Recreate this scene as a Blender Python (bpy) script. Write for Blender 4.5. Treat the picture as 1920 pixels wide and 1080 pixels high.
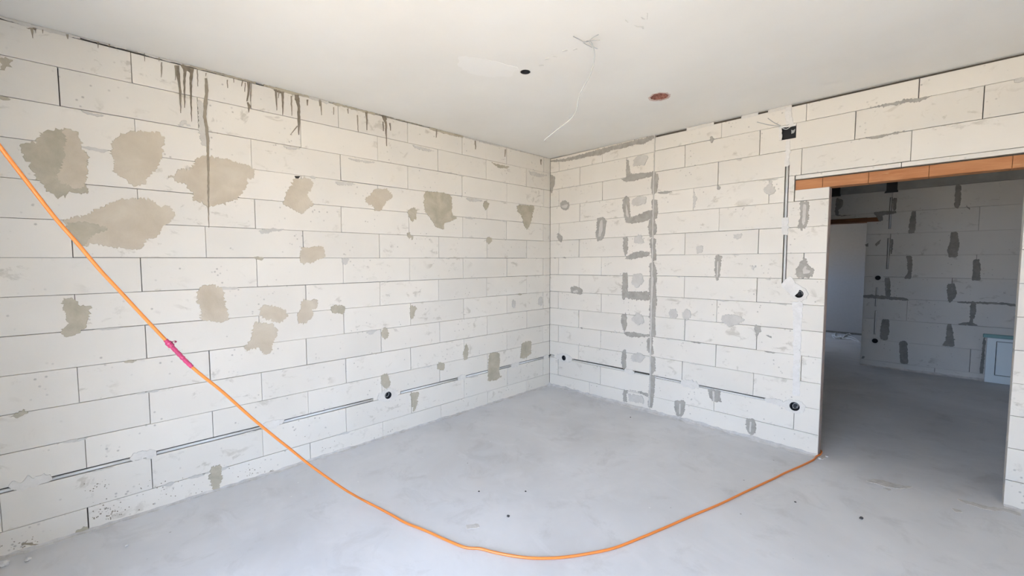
import bpy, bmesh, math, random
from mathutils import Vector, noise
from mathutils.geometry import tessellate_polygon

for o in list(bpy.data.objects):
    bpy.data.objects.remove(o, do_unlink=True)
scene = bpy.context.scene
COL = scene.collection

# ------------------------------------------------------------------ camera
H = 2.72                       # room height
FPX = 799.62                   # focal length in pixels of a 1920 px wide frame
PITCH, YAW, ROLL = 0.0625209, 0.7903100, -0.0019436
CAM = Vector((3.32196, -3.93076, 1.50834))
fw = Vector((-math.sin(YAW) * math.cos(PITCH), math.cos(YAW) * math.cos(PITCH), -math.sin(PITCH)))
rt0 = Vector((math.cos(YAW), math.sin(YAW), 0))
up0 = rt0.cross(fw)
rt = rt0 * math.cos(ROLL) + up0 * math.sin(ROLL)
up = up0 * math.cos(ROLL) - rt0 * math.sin(ROLL)
cd = bpy.data.cameras.new('camera')
cam = bpy.data.objects.new('camera', cd)
COL.objects.link(cam)
from mathutils import Matrix
M3 = Matrix((rt, up, -fw)).transposed()
cam.matrix_world = Matrix.Translation(CAM) @ M3.to_4x4()
cd.sensor_width = 36.0
cd.lens = FPX / 1920 * 36.0
cd.clip_start = 0.05
scene.camera = cam

# ------------------------------------------------------------------ view, world, daylight
vs = scene.view_settings
vs.view_transform = 'Standard'
vs.look = 'None'
vs.gamma = 1.0
vs.use_curve_mapping = False
vs.exposure = 0.0

SKY = (0.56, 0.71, 1.0)
SKY_STRENGTH = 16.5
SUN_STRENGTH = 38.0
SUN_COLOR = (1.0, 0.755, 0.40)
world = bpy.data.worlds.new('sky')
scene.world = world
world.use_nodes = True
bg = world.node_tree.nodes['Background']
bg.inputs[0].default_value = (*SKY, 1)
bg.inputs[1].default_value = SKY_STRENGTH

sd = bpy.data.lights.new('sun', 'SUN')
sd.energy = SUN_STRENGTH
sd.color = SUN_COLOR
sd.angle = 0.01
sun = bpy.data.objects.new('sun', sd)
COL.objects.link(sun)
sun.location = (9, -1, 8)
sun.rotation_euler = Vector((-0.38, -0.12, -0.9)).to_track_quat('-Z', 'Y').to_euler()

def portal(name, loc, sx, sz, direction):
    d = bpy.data.lights.new(name, 'AREA')
    d.shape = 'RECTANGLE'
    d.size, d.size_y = sx, sz
    d.cycles.is_portal = True
    o = bpy.data.objects.new(name, d)
    o.location = loc
    o.rotation_euler = Vector(direction).to_track_quat('-Z', 'Z').to_euler()
    COL.objects.link(o)

REAR_Y = -4.62
SIDE_X = 4.75
WIN2 = (1.7, 3.45, 0.06, 2.20)          # terrace opening in the wall behind the camera
portal('rear_window_daylight', ((WIN2[0] + WIN2[1]) / 2, -4.62 - 0.1, 1.13), WIN2[1] - WIN2[0], WIN2[3] - WIN2[2], (0, 1, 0))
WIN = (-3.35, -2.75, 0.06, 2.20)        # terrace opening in the side wall, right of the camera
portal('window_daylight', (SIDE_X + 0.1, (WIN[0] + WIN[1]) / 2, (WIN[2] + WIN[3]) / 2), WIN[1] - WIN[0], WIN[3] - WIN[2], (-1, 0, 0))

# ------------------------------------------------------------------ helpers
def ray(px, py):
    return fw * FPX + rt * (px - 960) + up * (540 - py)

def on(px, py, axis, val):
    d = ray(px, py)
    return CAM + d * ((val - CAM[axis]) / d[axis])

def at_depth(px, py, dep):
    return CAM + ray(px, py) * (dep / FPX)

def tag(o, label=None, cat=None, group=None, kind=None):
    if label: o['label'] = label
    if cat: o['category'] = cat
    if group: o['group'] = group
    if kind: o['kind'] = kind
    return o

def obj(name, bm, mat, parent=None, smooth=False):
    bmesh.ops.recalc_face_normals(bm, faces=bm.faces)
    me = bpy.data.meshes.new(name)
    bm.to_mesh(me)
    bm.free()
    me.materials.append(mat)
    if smooth:
        for p in me.polygons: p.use_smooth = True
    o = bpy.data.objects.new(name, me)
    COL.objects.link(o)
    if parent: o.parent = parent
    return o

def empty(name, loc=(0, 0, 0)):
    o = bpy.data.objects.new(name, None)
    o.location = loc
    o.empty_display_size = 0.1
    COL.objects.link(o)
    return o

def rel(o):
    """keep world position of a child of a displaced Empty"""
    o.matrix_parent_inverse = Matrix.Translation(-o.parent.location)
    return o

def box(bm, x0, x1, y0, y1, z0, z1):
    v = [bm.verts.new((x, y, z)) for z in (z0, z1) for y in (y0, y1) for x in (x0, x1)]
    for f in ((0, 1, 3, 2), (4, 5, 7, 6), (0, 1, 5, 4), (2, 3, 7, 6), (0, 2, 6, 4), (1, 3, 7, 5)):
        bm.faces.new([v[i] for i in f])

def tube(bm, pts, r, n=8, close=True):
    """round tube along points; r a number or a list of radii"""
    pts = [Vector(p) for p in pts]
    rs = r if isinstance(r, (list, tuple)) else [r] * len(pts)
    rings = []
    side = None
    for i, p in enumerate(pts):
        t = (pts[min(i + 1, len(pts) - 1)] - pts[max(i - 1, 0)]).normalized()
        if side is None:
            side = t.cross(Vector((0, 0, 1)))
            if side.length < 1e-3: side = t.cross(Vector((0, 1, 0)))
        side = (side - t * side.dot(t)).normalized()
        w = t.cross(side)
        rings.append([bm.verts.new(p + (side * math.cos(a) + w * math.sin(a)) * rs[i])
                      for a in [k * 2 * math.pi / n for k in range(n)]])
    for a, b in zip(rings, rings[1:]):
        for k in range(n):
            bm.faces.new((a[k], a[(k + 1) % n], b[(k + 1) % n], b[k]))
    if close:
        bm.faces.new(rings[0]); bm.faces.new(rings[-1])

def spline(pts, n=6):
    P = [Vector(p) for p in pts]
    P = [P[0] * 2 - P[1]] + P + [P[-1] * 2 - P[-2]]
    out = []
    for i in range(1, len(P) - 2):
        for k in range(n):
            t = k / n
            a, b, c, d = P[i - 1], P[i], P[i + 1], P[i + 2]
            out.append(0.5 * ((2 * b) + (c - a) * t + (2 * a - 5 * b + 4 * c - d) * t * t + (3 * b - a - 3 * c + d) * t ** 3))
    out.append(P[-2])
    return out

# ------------------------------------------------------------------ materials
class NT:
    def __init__(self, name, rough=0.9, spec=0.3):
        self.m = bpy.data.materials.new(name)
        self.m.use_nodes = True
        self.t = self.m.node_tree
        self.b = self.t.nodes['Principled BSDF']
        self.b.inputs['Roughness'].default_value = rough
        self.b.inputs['Specular IOR Level'].default_value = spec
        g = self.t.nodes.new('ShaderNodeNewGeometry')
        self.pos = g.outputs['Position']
    def n(self, kind, **kw):
        x = self.t.nodes.new(kind)
        for k, v in kw.items(): setattr(x, k, v)
        return x
    def l(self, a, b): self.t.links.new(a, b)
    def noise(self, scale, detail=4, rough=0.55, stretch=None, offset=None, dist=0.0):
        src = self.pos
        if stretch or offset is not None:
            mp = self.n('ShaderNodeMapping')
            self.l(src, mp.inputs['Vector'])
            if stretch: mp.inputs['Scale'].default_value = stretch
            if offset is not None: self.l(offset, mp.inputs['Location'])
            src = mp.outputs[0]
        x = self.n('ShaderNodeTexNoise')
        x.inputs['Scale'].default_value = scale
        x.inputs['Detail'].default_value = detail
        x.inputs['Roughness'].default_value = rough
        x.inputs['Distortion'].default_value = dist
        self.l(src, x.inputs['Vector'])
        return x.outputs['Fac']
    def ramp(self, fac, stops):
        x = self.n('ShaderNodeMapRange')
        self.l(fac, x.inputs['Value'])
        x.inputs['From Min'].default_value, x.inputs['From Max'].default_value = stops[0], stops[1]
        x.inputs['To Min'].default_value, x.inputs['To Max'].default_value = stops[2], stops[3]
        return x.outputs[0]
    def mul(self, a, b):
        x = self.n('ShaderNodeMath', operation='MULTIPLY')
        for s, i in ((a, 0), (b, 1)):
            if isinstance(s, (int, float)): x.inputs[i].default_value = s
            else: self.l(s, x.inputs[i])
        return x.outputs[0]
    def add(self, a, b):
        x = self.n('ShaderNodeMath', operation='ADD')
        for s, i in ((a, 0), (b, 1)):
            if isinstance(s, (int, float)): x.inputs[i].default_value = s
            else: self.l(s, x.inputs[i])
        return x.outputs[0]
    def mix(self, fac, a, b, mode='MIX'):
        x = self.n('ShaderNodeMix', data_type='RGBA', blend_type=mode)
        if isinstance(fac, (int, float)): x.inputs[0].default_value = fac
        else: self.l(fac, x.inputs[0])
        for s, i in ((a, 6), (b, 7)):
            if isinstance(s, tuple): x.inputs[i].default_value = (*s, 1)
            else: self.l(s, x.inputs[i])
        return x.outputs[2]
    def scale(self, col, fac):
        x = self.n('ShaderNodeVectorMath', operation='SCALE')
        if isinstance(col, tuple): x.inputs[0].default_value = col
        else: self.l(col, x.inputs[0])
        self.l(fac, x.inputs['Scale'])
        return x.outputs[0]
    def color(self, c):
        if isinstance(c, tuple): self.b.inputs['Base Color'].default_value = (*c, 1)
        else: self.l(c, self.b.inputs['Base Color'])
    def bump(self, h, strength=0.3, dist=0.002):
        x = self.n('ShaderNodeBump')
        x.inputs['Strength'].default_value = strength
        x.inputs['Distance'].default_value = dist
        self.l(h, x.inputs['Height'])
        self.l(x.outputs[0], self.b.inputs['Normal'])

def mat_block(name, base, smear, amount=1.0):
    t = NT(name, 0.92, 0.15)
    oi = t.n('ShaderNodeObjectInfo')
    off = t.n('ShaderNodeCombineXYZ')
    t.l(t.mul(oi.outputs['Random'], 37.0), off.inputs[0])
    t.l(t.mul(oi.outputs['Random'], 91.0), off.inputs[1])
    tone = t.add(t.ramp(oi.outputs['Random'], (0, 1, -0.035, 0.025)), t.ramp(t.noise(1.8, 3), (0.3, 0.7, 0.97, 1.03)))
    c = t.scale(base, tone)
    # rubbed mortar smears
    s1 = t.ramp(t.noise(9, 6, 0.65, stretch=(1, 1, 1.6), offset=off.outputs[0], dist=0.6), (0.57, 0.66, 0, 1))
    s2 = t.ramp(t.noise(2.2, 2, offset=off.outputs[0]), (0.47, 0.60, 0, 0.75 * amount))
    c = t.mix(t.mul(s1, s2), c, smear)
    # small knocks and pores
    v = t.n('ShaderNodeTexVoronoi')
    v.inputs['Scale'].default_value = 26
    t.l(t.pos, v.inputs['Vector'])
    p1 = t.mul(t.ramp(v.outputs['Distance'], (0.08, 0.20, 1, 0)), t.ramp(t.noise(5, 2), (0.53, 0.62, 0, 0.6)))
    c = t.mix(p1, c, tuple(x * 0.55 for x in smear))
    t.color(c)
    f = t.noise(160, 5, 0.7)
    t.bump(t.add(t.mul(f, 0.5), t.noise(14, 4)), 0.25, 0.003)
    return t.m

def mat_mortar(name, a, b, scale=14, bump=0.5, rough=0.95):
    t = NT(name, rough, 0.1)
    n1 = t.ramp(t.noise(scale, 6, 0.6, dist=0.4), (0.32, 0.68, 0, 1))
    t.color(t.mix(n1, a, b))
    t.bump(t.add(t.noise(scale * 3, 5), t.mul(t.noise(180, 3), 0.4)), bump, 0.004)
    return t.m

def mat_plain(name, c, rough=0.5, spec=0.5, var=0.0, metal=0.0):
    t = NT(name, rough, spec)
    t.b.inputs['Metallic'].default_value = metal
    t.color(t.scale(c, t.ramp(t.noise(25, 4), (0.3, 0.7, 1 - var, 1 + var))) if var else c)
    return t.m

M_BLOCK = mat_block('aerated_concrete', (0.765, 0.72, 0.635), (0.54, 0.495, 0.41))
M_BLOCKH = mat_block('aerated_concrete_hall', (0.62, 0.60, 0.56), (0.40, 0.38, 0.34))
M_BED = mat_mortar('joint_mortar', (0.10, 0.09, 0.075), (0.17, 0.15, 0.12))
M_BEIGE = mat_mortar('beige_mortar', (0.53, 0.455, 0.345), (0.63, 0.56, 0.445), 6, 0.5)
M_GREIGE = mat_mortar('olive_mortar', (0.41, 0.37, 0.28), (0.54, 0.485, 0.375), 9, 0.6)
M_GREY = mat_mortar('grey_mortar', (0.35, 0.325, 0.28), (0.46, 0.43, 0.375), 16, 0.7)
M_GREYL = mat_mortar('pale_grey_mortar', (0.56, 0.53, 0.47), (0.64, 0.61, 0.55), 12, 0.5)
M_PLASTER = mat_mortar('white_plaster', (0.72, 0.69, 0.635), (0.82, 0.79, 0.735), 14, 0.8)
M_DAB = mat_mortar('cream_plaster', (0.69, 0.655, 0.59), (0.77, 0.735, 0.665), 16, 0.8)
M_STAIN = mat_mortar('dark_streak', (0.20, 0.165, 0.12), (0.30, 0.255, 0.19), 30, 0.5)
M_STAIN2 = mat_mortar('brown_streak', (0.30, 0.255, 0.19), (0.38, 0.33, 0.25), 20, 0.5)
M_FILLET = mat_mortar('screed_edge', (0.50, 0.48, 0.45), (0.66, 0.64, 0.61), 18, 0.8)

def mat_floor():
    t = NT('concrete_screed', 0.62, 0.35)
    a = t.ramp(t.noise(0.9, 5, 0.6, dist=0.5), (0.35, 0.65, 0, 1))
    c = t.mix(a, (0.575, 0.575, 0.58), (0.69, 0.69, 0.695))
    b = t.mul(t.ramp(t.noise(3.2, 6, 0.62, stretch=(1, 1.7, 1), dist=0.8), (0.55, 0.72, 0, 1)), 0.45)
    c = t.mix(b, c, (0.72, 0.72, 0.73))
    d = t.mul(t.ramp(t.noise(3.5, 7, 0.7, dist=0.6), (0.54, 0.70, 0, 1)), 0.30)
    c = t.mix(d, c, (0.36, 0.35, 0.34))
    v = t.n('ShaderNodeTexVoronoi')
    v.inputs['Scale'].default_value = 9
    t.l(t.pos, v.inputs['Vector'])
    sp = t.mul(t.ramp(v.outputs['Distance'], (0.035, 0.06, 1, 0)), t.ramp(t.noise(4, 1), (0.55, 0.58, 0, 0.8)))
    c = t.mix(sp, c, (0.80, 0.80, 0.80))
    v2 = t.n('ShaderNodeTexVoronoi')
    v2.inputs['Scale'].default_value = 7.3
    t.l(t.pos, v2.inputs['Vector'])
    sp2 = t.mul(t.ramp(v2.outputs['Distance'], (0.03, 0.05, 1, 0)), t.ramp(t.noise(3.3, 1), (0.56, 0.6, 0, 0.7)))
    c = t.mix(sp2, c, (0.2, 0.19, 0.18))
    t.color(c)
    t.l(t.ramp(t.noise(2.5, 4), (0.3, 0.7, 0.50, 0.72)), t.b.inputs['Roughness'])
    t.bump(t.add(t.noise(4, 5), t.mul(t.noise(90, 4), 0.15)), 0.18, 0.004)
    return t.m
M_FLOOR = mat_floor()

def mat_ceiling():
    t = NT('skimmed_ceiling', 0.9, 0.15)
    a = t.ramp(t.noise(1.1, 4), (0.35, 0.65, 0, 1))
    c = t.mix(a, (0.80, 0.765, 0.69), (0.84, 0.81, 0.74))
    t.color(c)
    t.bump(t.noise(2.2, 4), 0.2, 0.01)
    return t.m
M_CEIL = mat_ceiling()
M_CEIL2 = mat_plain('pale_ceiling', (0.85, 0.82, 0.755), 0.9, 0.15)
M_SCUFF = mat_plain('ceiling_scuff', (0.70, 0.67, 0.60), 0.9, 0.1, 0.1)

def mat_terracotta(name, k=1.0):
    t = NT(name, 0.75, 0.25)
    n1 = t.ramp(t.noise(5, 5, 0.6, stretch=(0.6, 1, 4), dist=1.0), (0.35, 0.65, 0, 1))
    c = t.mix(n1, (0.50 * k, 0.205 * k, 0.085 * k), (0.64 * k, 0.30 * k, 0.135 * k))
    n2 = t.mul(t.ramp(t.noise(7, 4, 0.6, stretch=(0.5, 1, 3)), (0.62, 0.68, 0, 1)), 0.6)
    c = t.mix(n2, c, (0.72 * k, 0.47 * k, 0.24 * k))
    t.color(c)
    t.bump(t.noise(60, 4), 0.3, 0.002)
    return t.m
M_TERRA = mat_terracotta('terracotta', 0.82)
M_TERRAD = mat_terracotta('terracotta_dim', 0.34)  # same terracotta scaled darker, for the hall lintel
M_BLACK = mat_plain('black_plastic', (0.012, 0.012, 0.014), 0.45, 0.4)
M_DARK = mat_plain('recess_shade', (0.03, 0.028, 0.025), 0.9, 0.1)
M_CONDUIT = mat_plain('grey_conduit', (0.74, 0.73, 0.70), 0.5, 0.4, 0.05)
M_WIREG = mat_plain('grey_wire', (0.50, 0.50, 0.48), 0.5, 0.4)
M_WIREW = mat_plain('white_wire', (0.80, 0.80, 0.78), 0.4, 0.5)
M_CORD = mat_plain('orange_cord', (0.78, 0.235, 0.04), 0.32, 0.6)
M_TAPE = mat_plain('pink_tape', (0.52, 0.05, 0.14), 0.3, 0.6, 0.3)
M_BEAM = mat_mortar('ring_beam_concrete', (0.30, 0.30, 0.28), (0.38, 0.375, 0.35), 6, 0.4)
M_SMOOTH = mat_plain('smooth_render', (0.55, 0.54, 0.53), 0.85, 0.2, 0.03)
M_TEAL = mat_plain('teal_trim', (0.20, 0.36, 0.36), 0.5, 0.4, 0.05)
M_CAB = mat_plain('white_lacquer', (0.70, 0.78, 0.80), 0.35, 0.5)
M_GASKET = mat_plain('dark_gap', (0.05, 0.055, 0.06), 0.8, 0.2)
M_OUT = mat_mortar('terrace_paving', (0.55, 0.50, 0.42), (0.62, 0.57, 0.49), 3, 0.3)
M_REDC = mat_mortar('broken_brick', (0.15, 0.05, 0.035), (0.48, 0.24, 0.18), 70, 0.8)
M_DEBRIS = mat_mortar('debris_dark', (0.05, 0.05, 0.05), (0.12, 0.11, 0.10), 60, 0.8)
M_DEBRISW = mat_mortar('debris_white', (0.66, 0.65, 0.62), (0.78, 0.77, 0.74), 60, 0.8)
M_FRAME = mat_plain('window_plastic', (0.75, 0.75, 0.75), 0.4, 0.5)

# ------------------------------------------------------------------ wall coordinate systems  (s along, v up, d into the wall)
HALL_Y = 3.97
def mapA(s, v, d): return Vector((-d, s, v))
def mapB(s, v, d): return Vector((s, d, v))
def mapC(s, v, d): return Vector((s, HALL_Y + d, v))
def mapCeil(s, v, d): return Vector((s, v, H + d))
def mapFloor(s, v, d): return Vector((s, v, -d))
def unA(x, y): p = on(x, y, 0, 0.0); return (p.y, p.z)
def unB(x, y): p = on(x, y, 1, 0.0); return (p.x, p.z)
def unC(x, y): p = on(x, y, 1, HALL_Y); return (p.x, p.z)
def unCeil(x, y): p = on(x, y, 2, H); return (p.x, p.y)
def unFloor(x, y): p = on(x, y, 2, 0.0); return (p.x, p.y)
SYS = {'A': (mapA, unA), 'B': (mapB, unB), 'C': (mapC, unC), 'T': (mapCeil, unCeil), 'F': (mapFloor, unFloor)}

def subtract(rects, cut):
    out = []
    a0, a1, b0, b1 = cut
    for (s0, s1, v0, v1) in rects:
        if a1 <= s0 or a0 >= s1 or b1 <= v0 or b0 >= v1:
            out.append((s0, s1, v0, v1)); continue
        c0, c1 = max(s0, a0), min(s1, a1)
        if s0 < a0: out.append((s0, a0, v0, v1))
        if s1 > a1: out.append((a1, s1, v0, v1))
        if v0 < b0: out.append((c0, c1, v0, b0))
        if v1 > b1: out.append((c0, c1, b1, v1))
    return [r for r in out if r[1] - r[0] > 0.002 and r[3] - r[2] > 0.002]

def block(wall, mp, s0, s1, v0, v1, depth, tilt, mat, cuts=(), rng=random, d0=0.0):
    """one aerated concrete block with chamfered front arrises, minus any chased grooves"""
    rects = [(s0, s1, v0, v1)]
    for c in cuts: rects = subtract(rects, c)
    if not rects: return None
    bm = bmesh.new()
    ch = 0.0016
    proud = d0 + rng.uniform(-0.0008, 0.0008)
    for (a, b, c, d) in rects:
        ring = []
        for dep, k in ((proud, ch), (proud + ch, 0.0), (depth, 0.0)):
            ka, kb, kc, kd = (k if abs(p - q) < 1e-6 else 0.0 for p, q in ((a, s0), (b, s1), (c, v0), (d, v1)))
            ring.append([bm.verts.new(mp(s, v + tilt(s), dep)) for s, v in
                         ((a + ka, c + kc), (b - kb, c + kc), (b - kb, d - kd), (a + ka, d - kd))])
        bm.faces.new(ring[0]); bm.faces.new(ring[2])
        for r0, r1 in ((ring[0], ring[1]), (ring[1], ring[2])):
            for i in range(4):
                bm.faces.new((r0[i], r0[(i + 1) % 4], r1[(i + 1) % 4], r1[i]))
    return obj('block', bm, mat, wall)

def course(wall, mp, v0, v1, s0, s1, joints, depth, tilt, mat, cuts, rng, gap=(0.0016, 0.0050)):
    edges = [s0] + sorted(j for j in joints if s0 + 0.01 < j < s1 - 0.01) + [s1]
    for a, b in zip(edges, edges[1:]):
        g = rng.uniform(*gap)
        h = rng.uniform(0.0014, 0.0036)
        ga = 0 if a == s0 else g
        block(wall, mp, a + ga, b, v0 + h, v1, depth, tilt, mat, cuts, rng)

def fractal(poly, amp, seg):
    out = []
    n = len(poly)
    for i in range(n):
        a, b = Vector(poly[i]), Vector(poly[(i + 1) % n])
        L = (b - a).length
        k = max(1, int(L / seg))
        nrm = Vector((-(b - a).y, (b - a).x)).normalized() if L > 1e-6 else Vector((0, 0))
        for j in range(k):
            t = j / k
            p = a.lerp(b, t)
            q = Vector((p.x * 38, p.y * 38, 1.7))
            w = noise.noise(q * 0.8) * 0.8 + noise.noise(q * 2.4) * 0.9 + noise.noise(q * 6.1) * 0.9 + noise.noise(q * 13.0) * 0.5
            w = w * (1.0 + 1.6 * max(0.0, noise.noise(q * 0.5 + Vector((9, 3, 1)))))
            out.append(p + nrm * w * amp)
    return out

_layer = [0]
def patch(wall, key, px, mat, th=0.0022, amp=0.0095, seg=0.0055, name='mortar_patch', hole=None, world=None, sm=True):
    """thin irregular spread of mortar on a surface, outlined on that surface; real thickness th"""
    mp, un = SYS[key]
    poly = world if world else [un(x, y) for x, y in px]
    if sm:      # round the outline before roughening it
        pts = [Vector(p) for p in poly]
        q = []
        for i in range(len(pts)):
            a, b = pts[i], pts[(i + 1) % len(pts)]
            q += [a.lerp(b, 0.13), a.lerp(b, 0.87)]
        poly = q
        xs = [p[0] for p in poly]; ys = [p[1] for p in poly]
        amp = min(amp, 0.16 * min(max(xs) - min(xs), max(ys) - min(ys)) + 0.0015)
    poly = fractal(poly, amp, seg)
    _layer[0] = (_layer[0] + 1) % 9
    th = th + _layer[0] * 0.00013
    loops = [poly]
    if hole: loops.append([Vector(p) for p in hole])
    bm = bmesh.new()
    tri = tessellate_polygon([[Vector((p[0], p[1], 0)) for p in l] for l in loops])
    flat = [p for l in loops for p in l]
    cen = sum((Vector(p) for p in poly), Vector((0, 0))) / len(poly)
    F = [bm.verts.new(mp(p[0], p[1], -th)) for p in flat]
    base = [bm.verts.new(mp(*(Vector(p) + (Vector(p) - cen).normalized() * 0.0012), 0.001)) if i < len(poly) else bm.verts.new(mp(p[0], p[1], 0.004)) for i, p in enumerate(flat)]
    for t in tri:
        try: bm.faces.new([F[i] for i in t])
        except ValueError: pass
    i0 = 0
    for l in loops:
        m = len(l)
        for i in range(m):
            a, b = i0 + i, i0 + (i + 1) % m
            try: bm.faces.new((F[a], F[b], base[b], base[a]))
            except ValueError: pass
        i0 += m
    return obj(name, bm, mat, wall)

def ell(cx, cy, rx, ry, n=12, ph=0.0):
    return [(cx + rx * math.cos(a + ph) , cy + ry * math.sin(a + ph)) for a in [k * 2 * math.pi / n for k in range(n)]]

def streak(wall, key, pts, mat=None, name='drip_stain', th=0.0042):
    """tapering run: (px, py, width in px) -> strip on the wall"""
    mp, un = SYS[key]
    L, R = [], []
    rr = random.Random(int(pts[0][0] * 13 + pts[0][1]))
    P = []
    for a, b in zip(pts, pts[1:]):
        k = max(1, int(abs(b[1] - a[1]) / 5))
        for j in range(k):
            t = j / k
            P.append(tuple(a[i] + (b[i] - a[i]) * t for i in range(3)))
    P.append(pts[-1])
    for x, y, w in P:
        j = rr.uniform(-0.4, 0.4)
        ww = max(0.5, w * rr.uniform(0.8, 1.15))
        L.append(un(x - ww / 2 + j, y)); R.append(un(x + ww / 2 + j, y))
    _layer[0] = (_layer[0] + 1) % 9
    th += _layer[0] * 0.0001
    bm = bmesh.new()
    a = [(bm.verts.new(mp(*l, -th)), bm.verts.new(mp(*r, -th)), bm.verts.new(mp(*l, 0.001)), bm.verts.new(mp(*r, 0.001))) for l, r in zip(L, R)]
    for p, q in zip(a, a[1:]):
        bm.faces.new((p[0], p[1], q[1], q[0]))
        bm.faces.new((p[0], q[0], q[2], p[2]))
        bm.faces.new((p[1], q[1], q[3], p[3]))
    bm.faces.new((a[0][0], a[0][1], a[0][3], a[0][2]))
    bm.faces.new((a[-1][0], a[-1][1], a[-1][3], a[-1][2]))
    return obj(name, bm, mat or M_STAIN, wall)

# ------------------------------------------------------------------ floor, ceiling, shell
X0, X1, Y0, Y1 = -0.2, 6.6, REAR_Y - 0.25, 7.4
bm = bmesh.new(); box(bm, X0, X1, Y0, Y1, -0.15, 0.0)
floor = tag(obj('floor', bm, M_FLOOR), 'bare pale grey concrete screed floor of the room and hall', kind='structure')

# ceiling slab with a round box hole and a broken-out hole
hole_round = [unCeil(x, y) for x, y in ell(985, 135, 9.6, 4.6, 16)]
hole_red = [unCeil(x, y) for x, y in ((1219, 183), (1226, 177), (1237, 174.5), (1248, 175), (1254, 178), (1251, 184), (1240, 187.5), (1228, 188.5), (1221, 187))]
bm = bmesh.new()
loops = [[(X0, Y0), (X1, Y0), (X1, Y1), (X0, Y1)], hole_round, hole_red]
tri = tessellate_polygon([[Vector((p[0], p[1], 0)) for p in l] for l in loops])
flat = [p for l in loops for p in l]
F = [bm.verts.new((p[0], p[1], H)) for p in flat]
G = [bm.verts.new((p[0], p[1], H + 0.2)) for p in flat]
for t in tri:
    bm.faces.new([F[i] for i in t])
i0 = 0
for l in loops:
    for i in range(len(l)):
        a, b = i0 + i, i0 + (i + 1) % len(l)
        bm.faces.new((F[a], F[b], G[b], G[a]))
    i0 += len(l)
bm.faces.new(G[:4])
ceiling = tag(obj('ceiling', bm, M_CEIL), 'smooth off-white skimmed ceiling', kind='structure')
# broken brick showing in the rough hole
cx = sum(p[0] for p in hole_red) / len(hole_red); cy = sum(p[1] for p in hole_red) / len(hole_red)
bm = bmesh.new()
n = len(hole_red)
rr = random.Random(4)
o_ = [bm.verts.new((cx + (p[0] - cx) * 1.04, cy + (p[1] - cy) * 1.04, H + 0.002)) for p in hole_red]
m_ = [bm.verts.new((cx + (p[0] - cx) * rr.uniform(0.6, 0.8), cy + (p[1] - cy) * rr.uniform(0.6, 0.8), H + rr.uniform(0.012, 0.025))) for p in hole_red]
i_ = [bm.verts.new((cx + (p[0] - cx) * rr.uniform(0.25, 0.45), cy + (p[1] - cy) * rr.uniform(0.25, 0.45), H + rr.uniform(0.04, 0.06))) for p in hole_red]
for a, b in ((o_, m_), (m_, i_)):
    for i in range(n): bm.faces.new((a[i], a[(i + 1) % n], b[(i + 1) % n], b[i]))
bm.faces.new(i_)
obj('broken_brick', bm, M_REDC, ceiling)
ring = [(cx + (p[0] - cx) * 1.0, cy + (p[1] - cy) * 1.0) for p in hole_red]
outer = [(cx + (p[0] - cx) * 1.22, cy + (p[1] - cy) * 1.22) for p in hole_red]
patch(ceiling, 'T', None, mat_mortar('red_dust', (0.55, 0.36, 0.29), (0.76, 0.66, 0.58), 60, 0.6), th=0.0008, amp=0.006, seg=0.01, name='hole_rim', hole=ring, world=outer, sm=False)

# slightly paler patch and scuffs on the ceiling
patch(ceiling, 'T', [(862, 104), (890, 108), (935, 116), (972, 128), (958, 143), (915, 145), (880, 138), (858, 122)], M_CEIL2, 0.0006, 0.01, 0.02, 'pale_patch')
for P in ([(1188, 47), (1196, 49), (1206, 49), (1208, 54), (1205, 55), (1203, 50.5), (1195, 51)],
          [(1213, 24), (1215, 24), (1214.5, 36), (1213, 36)], [(1202, 32), (1206, 34), (1210, 36), (1205, 36)],
          [(1173, 37), (1178, 42), (1177, 43), (1172, 38)],
          [(1021, 111), (1030, 108.5), (1030, 110), (1021, 113)], [(1054, 95), (1064, 92.5), (1064, 95), (1055, 97)], [(1074, 93), (1082, 90), (1083, 92), (1075, 95)],
          [(1033, 104), (1041, 105), (1046, 107), (1038, 106.5)], [(1010, 122), (1019, 121), (1020, 123), (1011, 124)]):
    patch(ceiling, 'T', P, M_SCUFF, 0.0005, 0.002, 0.01, 'scuff_mark')

def slab(name, label, rects, mat, kind='structure'):
    bm = bmesh.new()
    for r in rects: box(bm, *r)
    return tag(obj(name, bm, mat), label, kind=kind)

y0, y1, z0, z1 = WIN
slab('wall_rear', 'plain aerated concrete wall with a terrace opening, behind the viewpoint', [(X0, WIN2[0], REAR_Y - 0.25, REAR_Y, 0, H), (WIN2[1], SIDE_X + 0.2, REAR_Y - 0.25, REAR_Y, 0, H), (WIN2[0], WIN2[1], REAR_Y - 0.25, REAR_Y, z1, H), (WIN2[0], WIN2[1], REAR_Y - 0.25, REAR_Y, 0, z0)], M_BLOCK)
slab('wall_side', 'plain aerated concrete side wall with the terrace opening, right of the viewpoint',
     [(SIDE_X, SIDE_X + 0.2, REAR_Y, y0, 0, H), (SIDE_X, SIDE_X + 0.2, y1, 0.0, 0, H), (SIDE_X, SIDE_X + 0.2, y0, y1, z1, H), (SIDE_X, SIDE_X + 0.2, y0, y1, 0, z0)], M_BLOCK)
w1 = empty('window_1', (SIDE_X + 0.1, (y0 + y1) / 2, z0)); tag(w1, 'open white framed terrace window right of the viewpoint', kind='structure')
bm = bmesh.new()
for r in ((y0, y0 + 0.06, z0, z1), (y1 - 0.06, y1, z0, z1), (y0, y1, z0, z0 + 0.05), (y0, y1, z1 - 0.06, z1), ((y0 + y1) / 2 - 0.04, (y0 + y1) / 2 + 0.04, z0, z1)):
    box(bm, SIDE_X + 0.12, SIDE_X + 0.19, r[0], r[1], r[2], r[3])
rel(obj('window_frame', bm, M_FRAME, w1))
a0, a1 = WIN2[:2]
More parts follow.
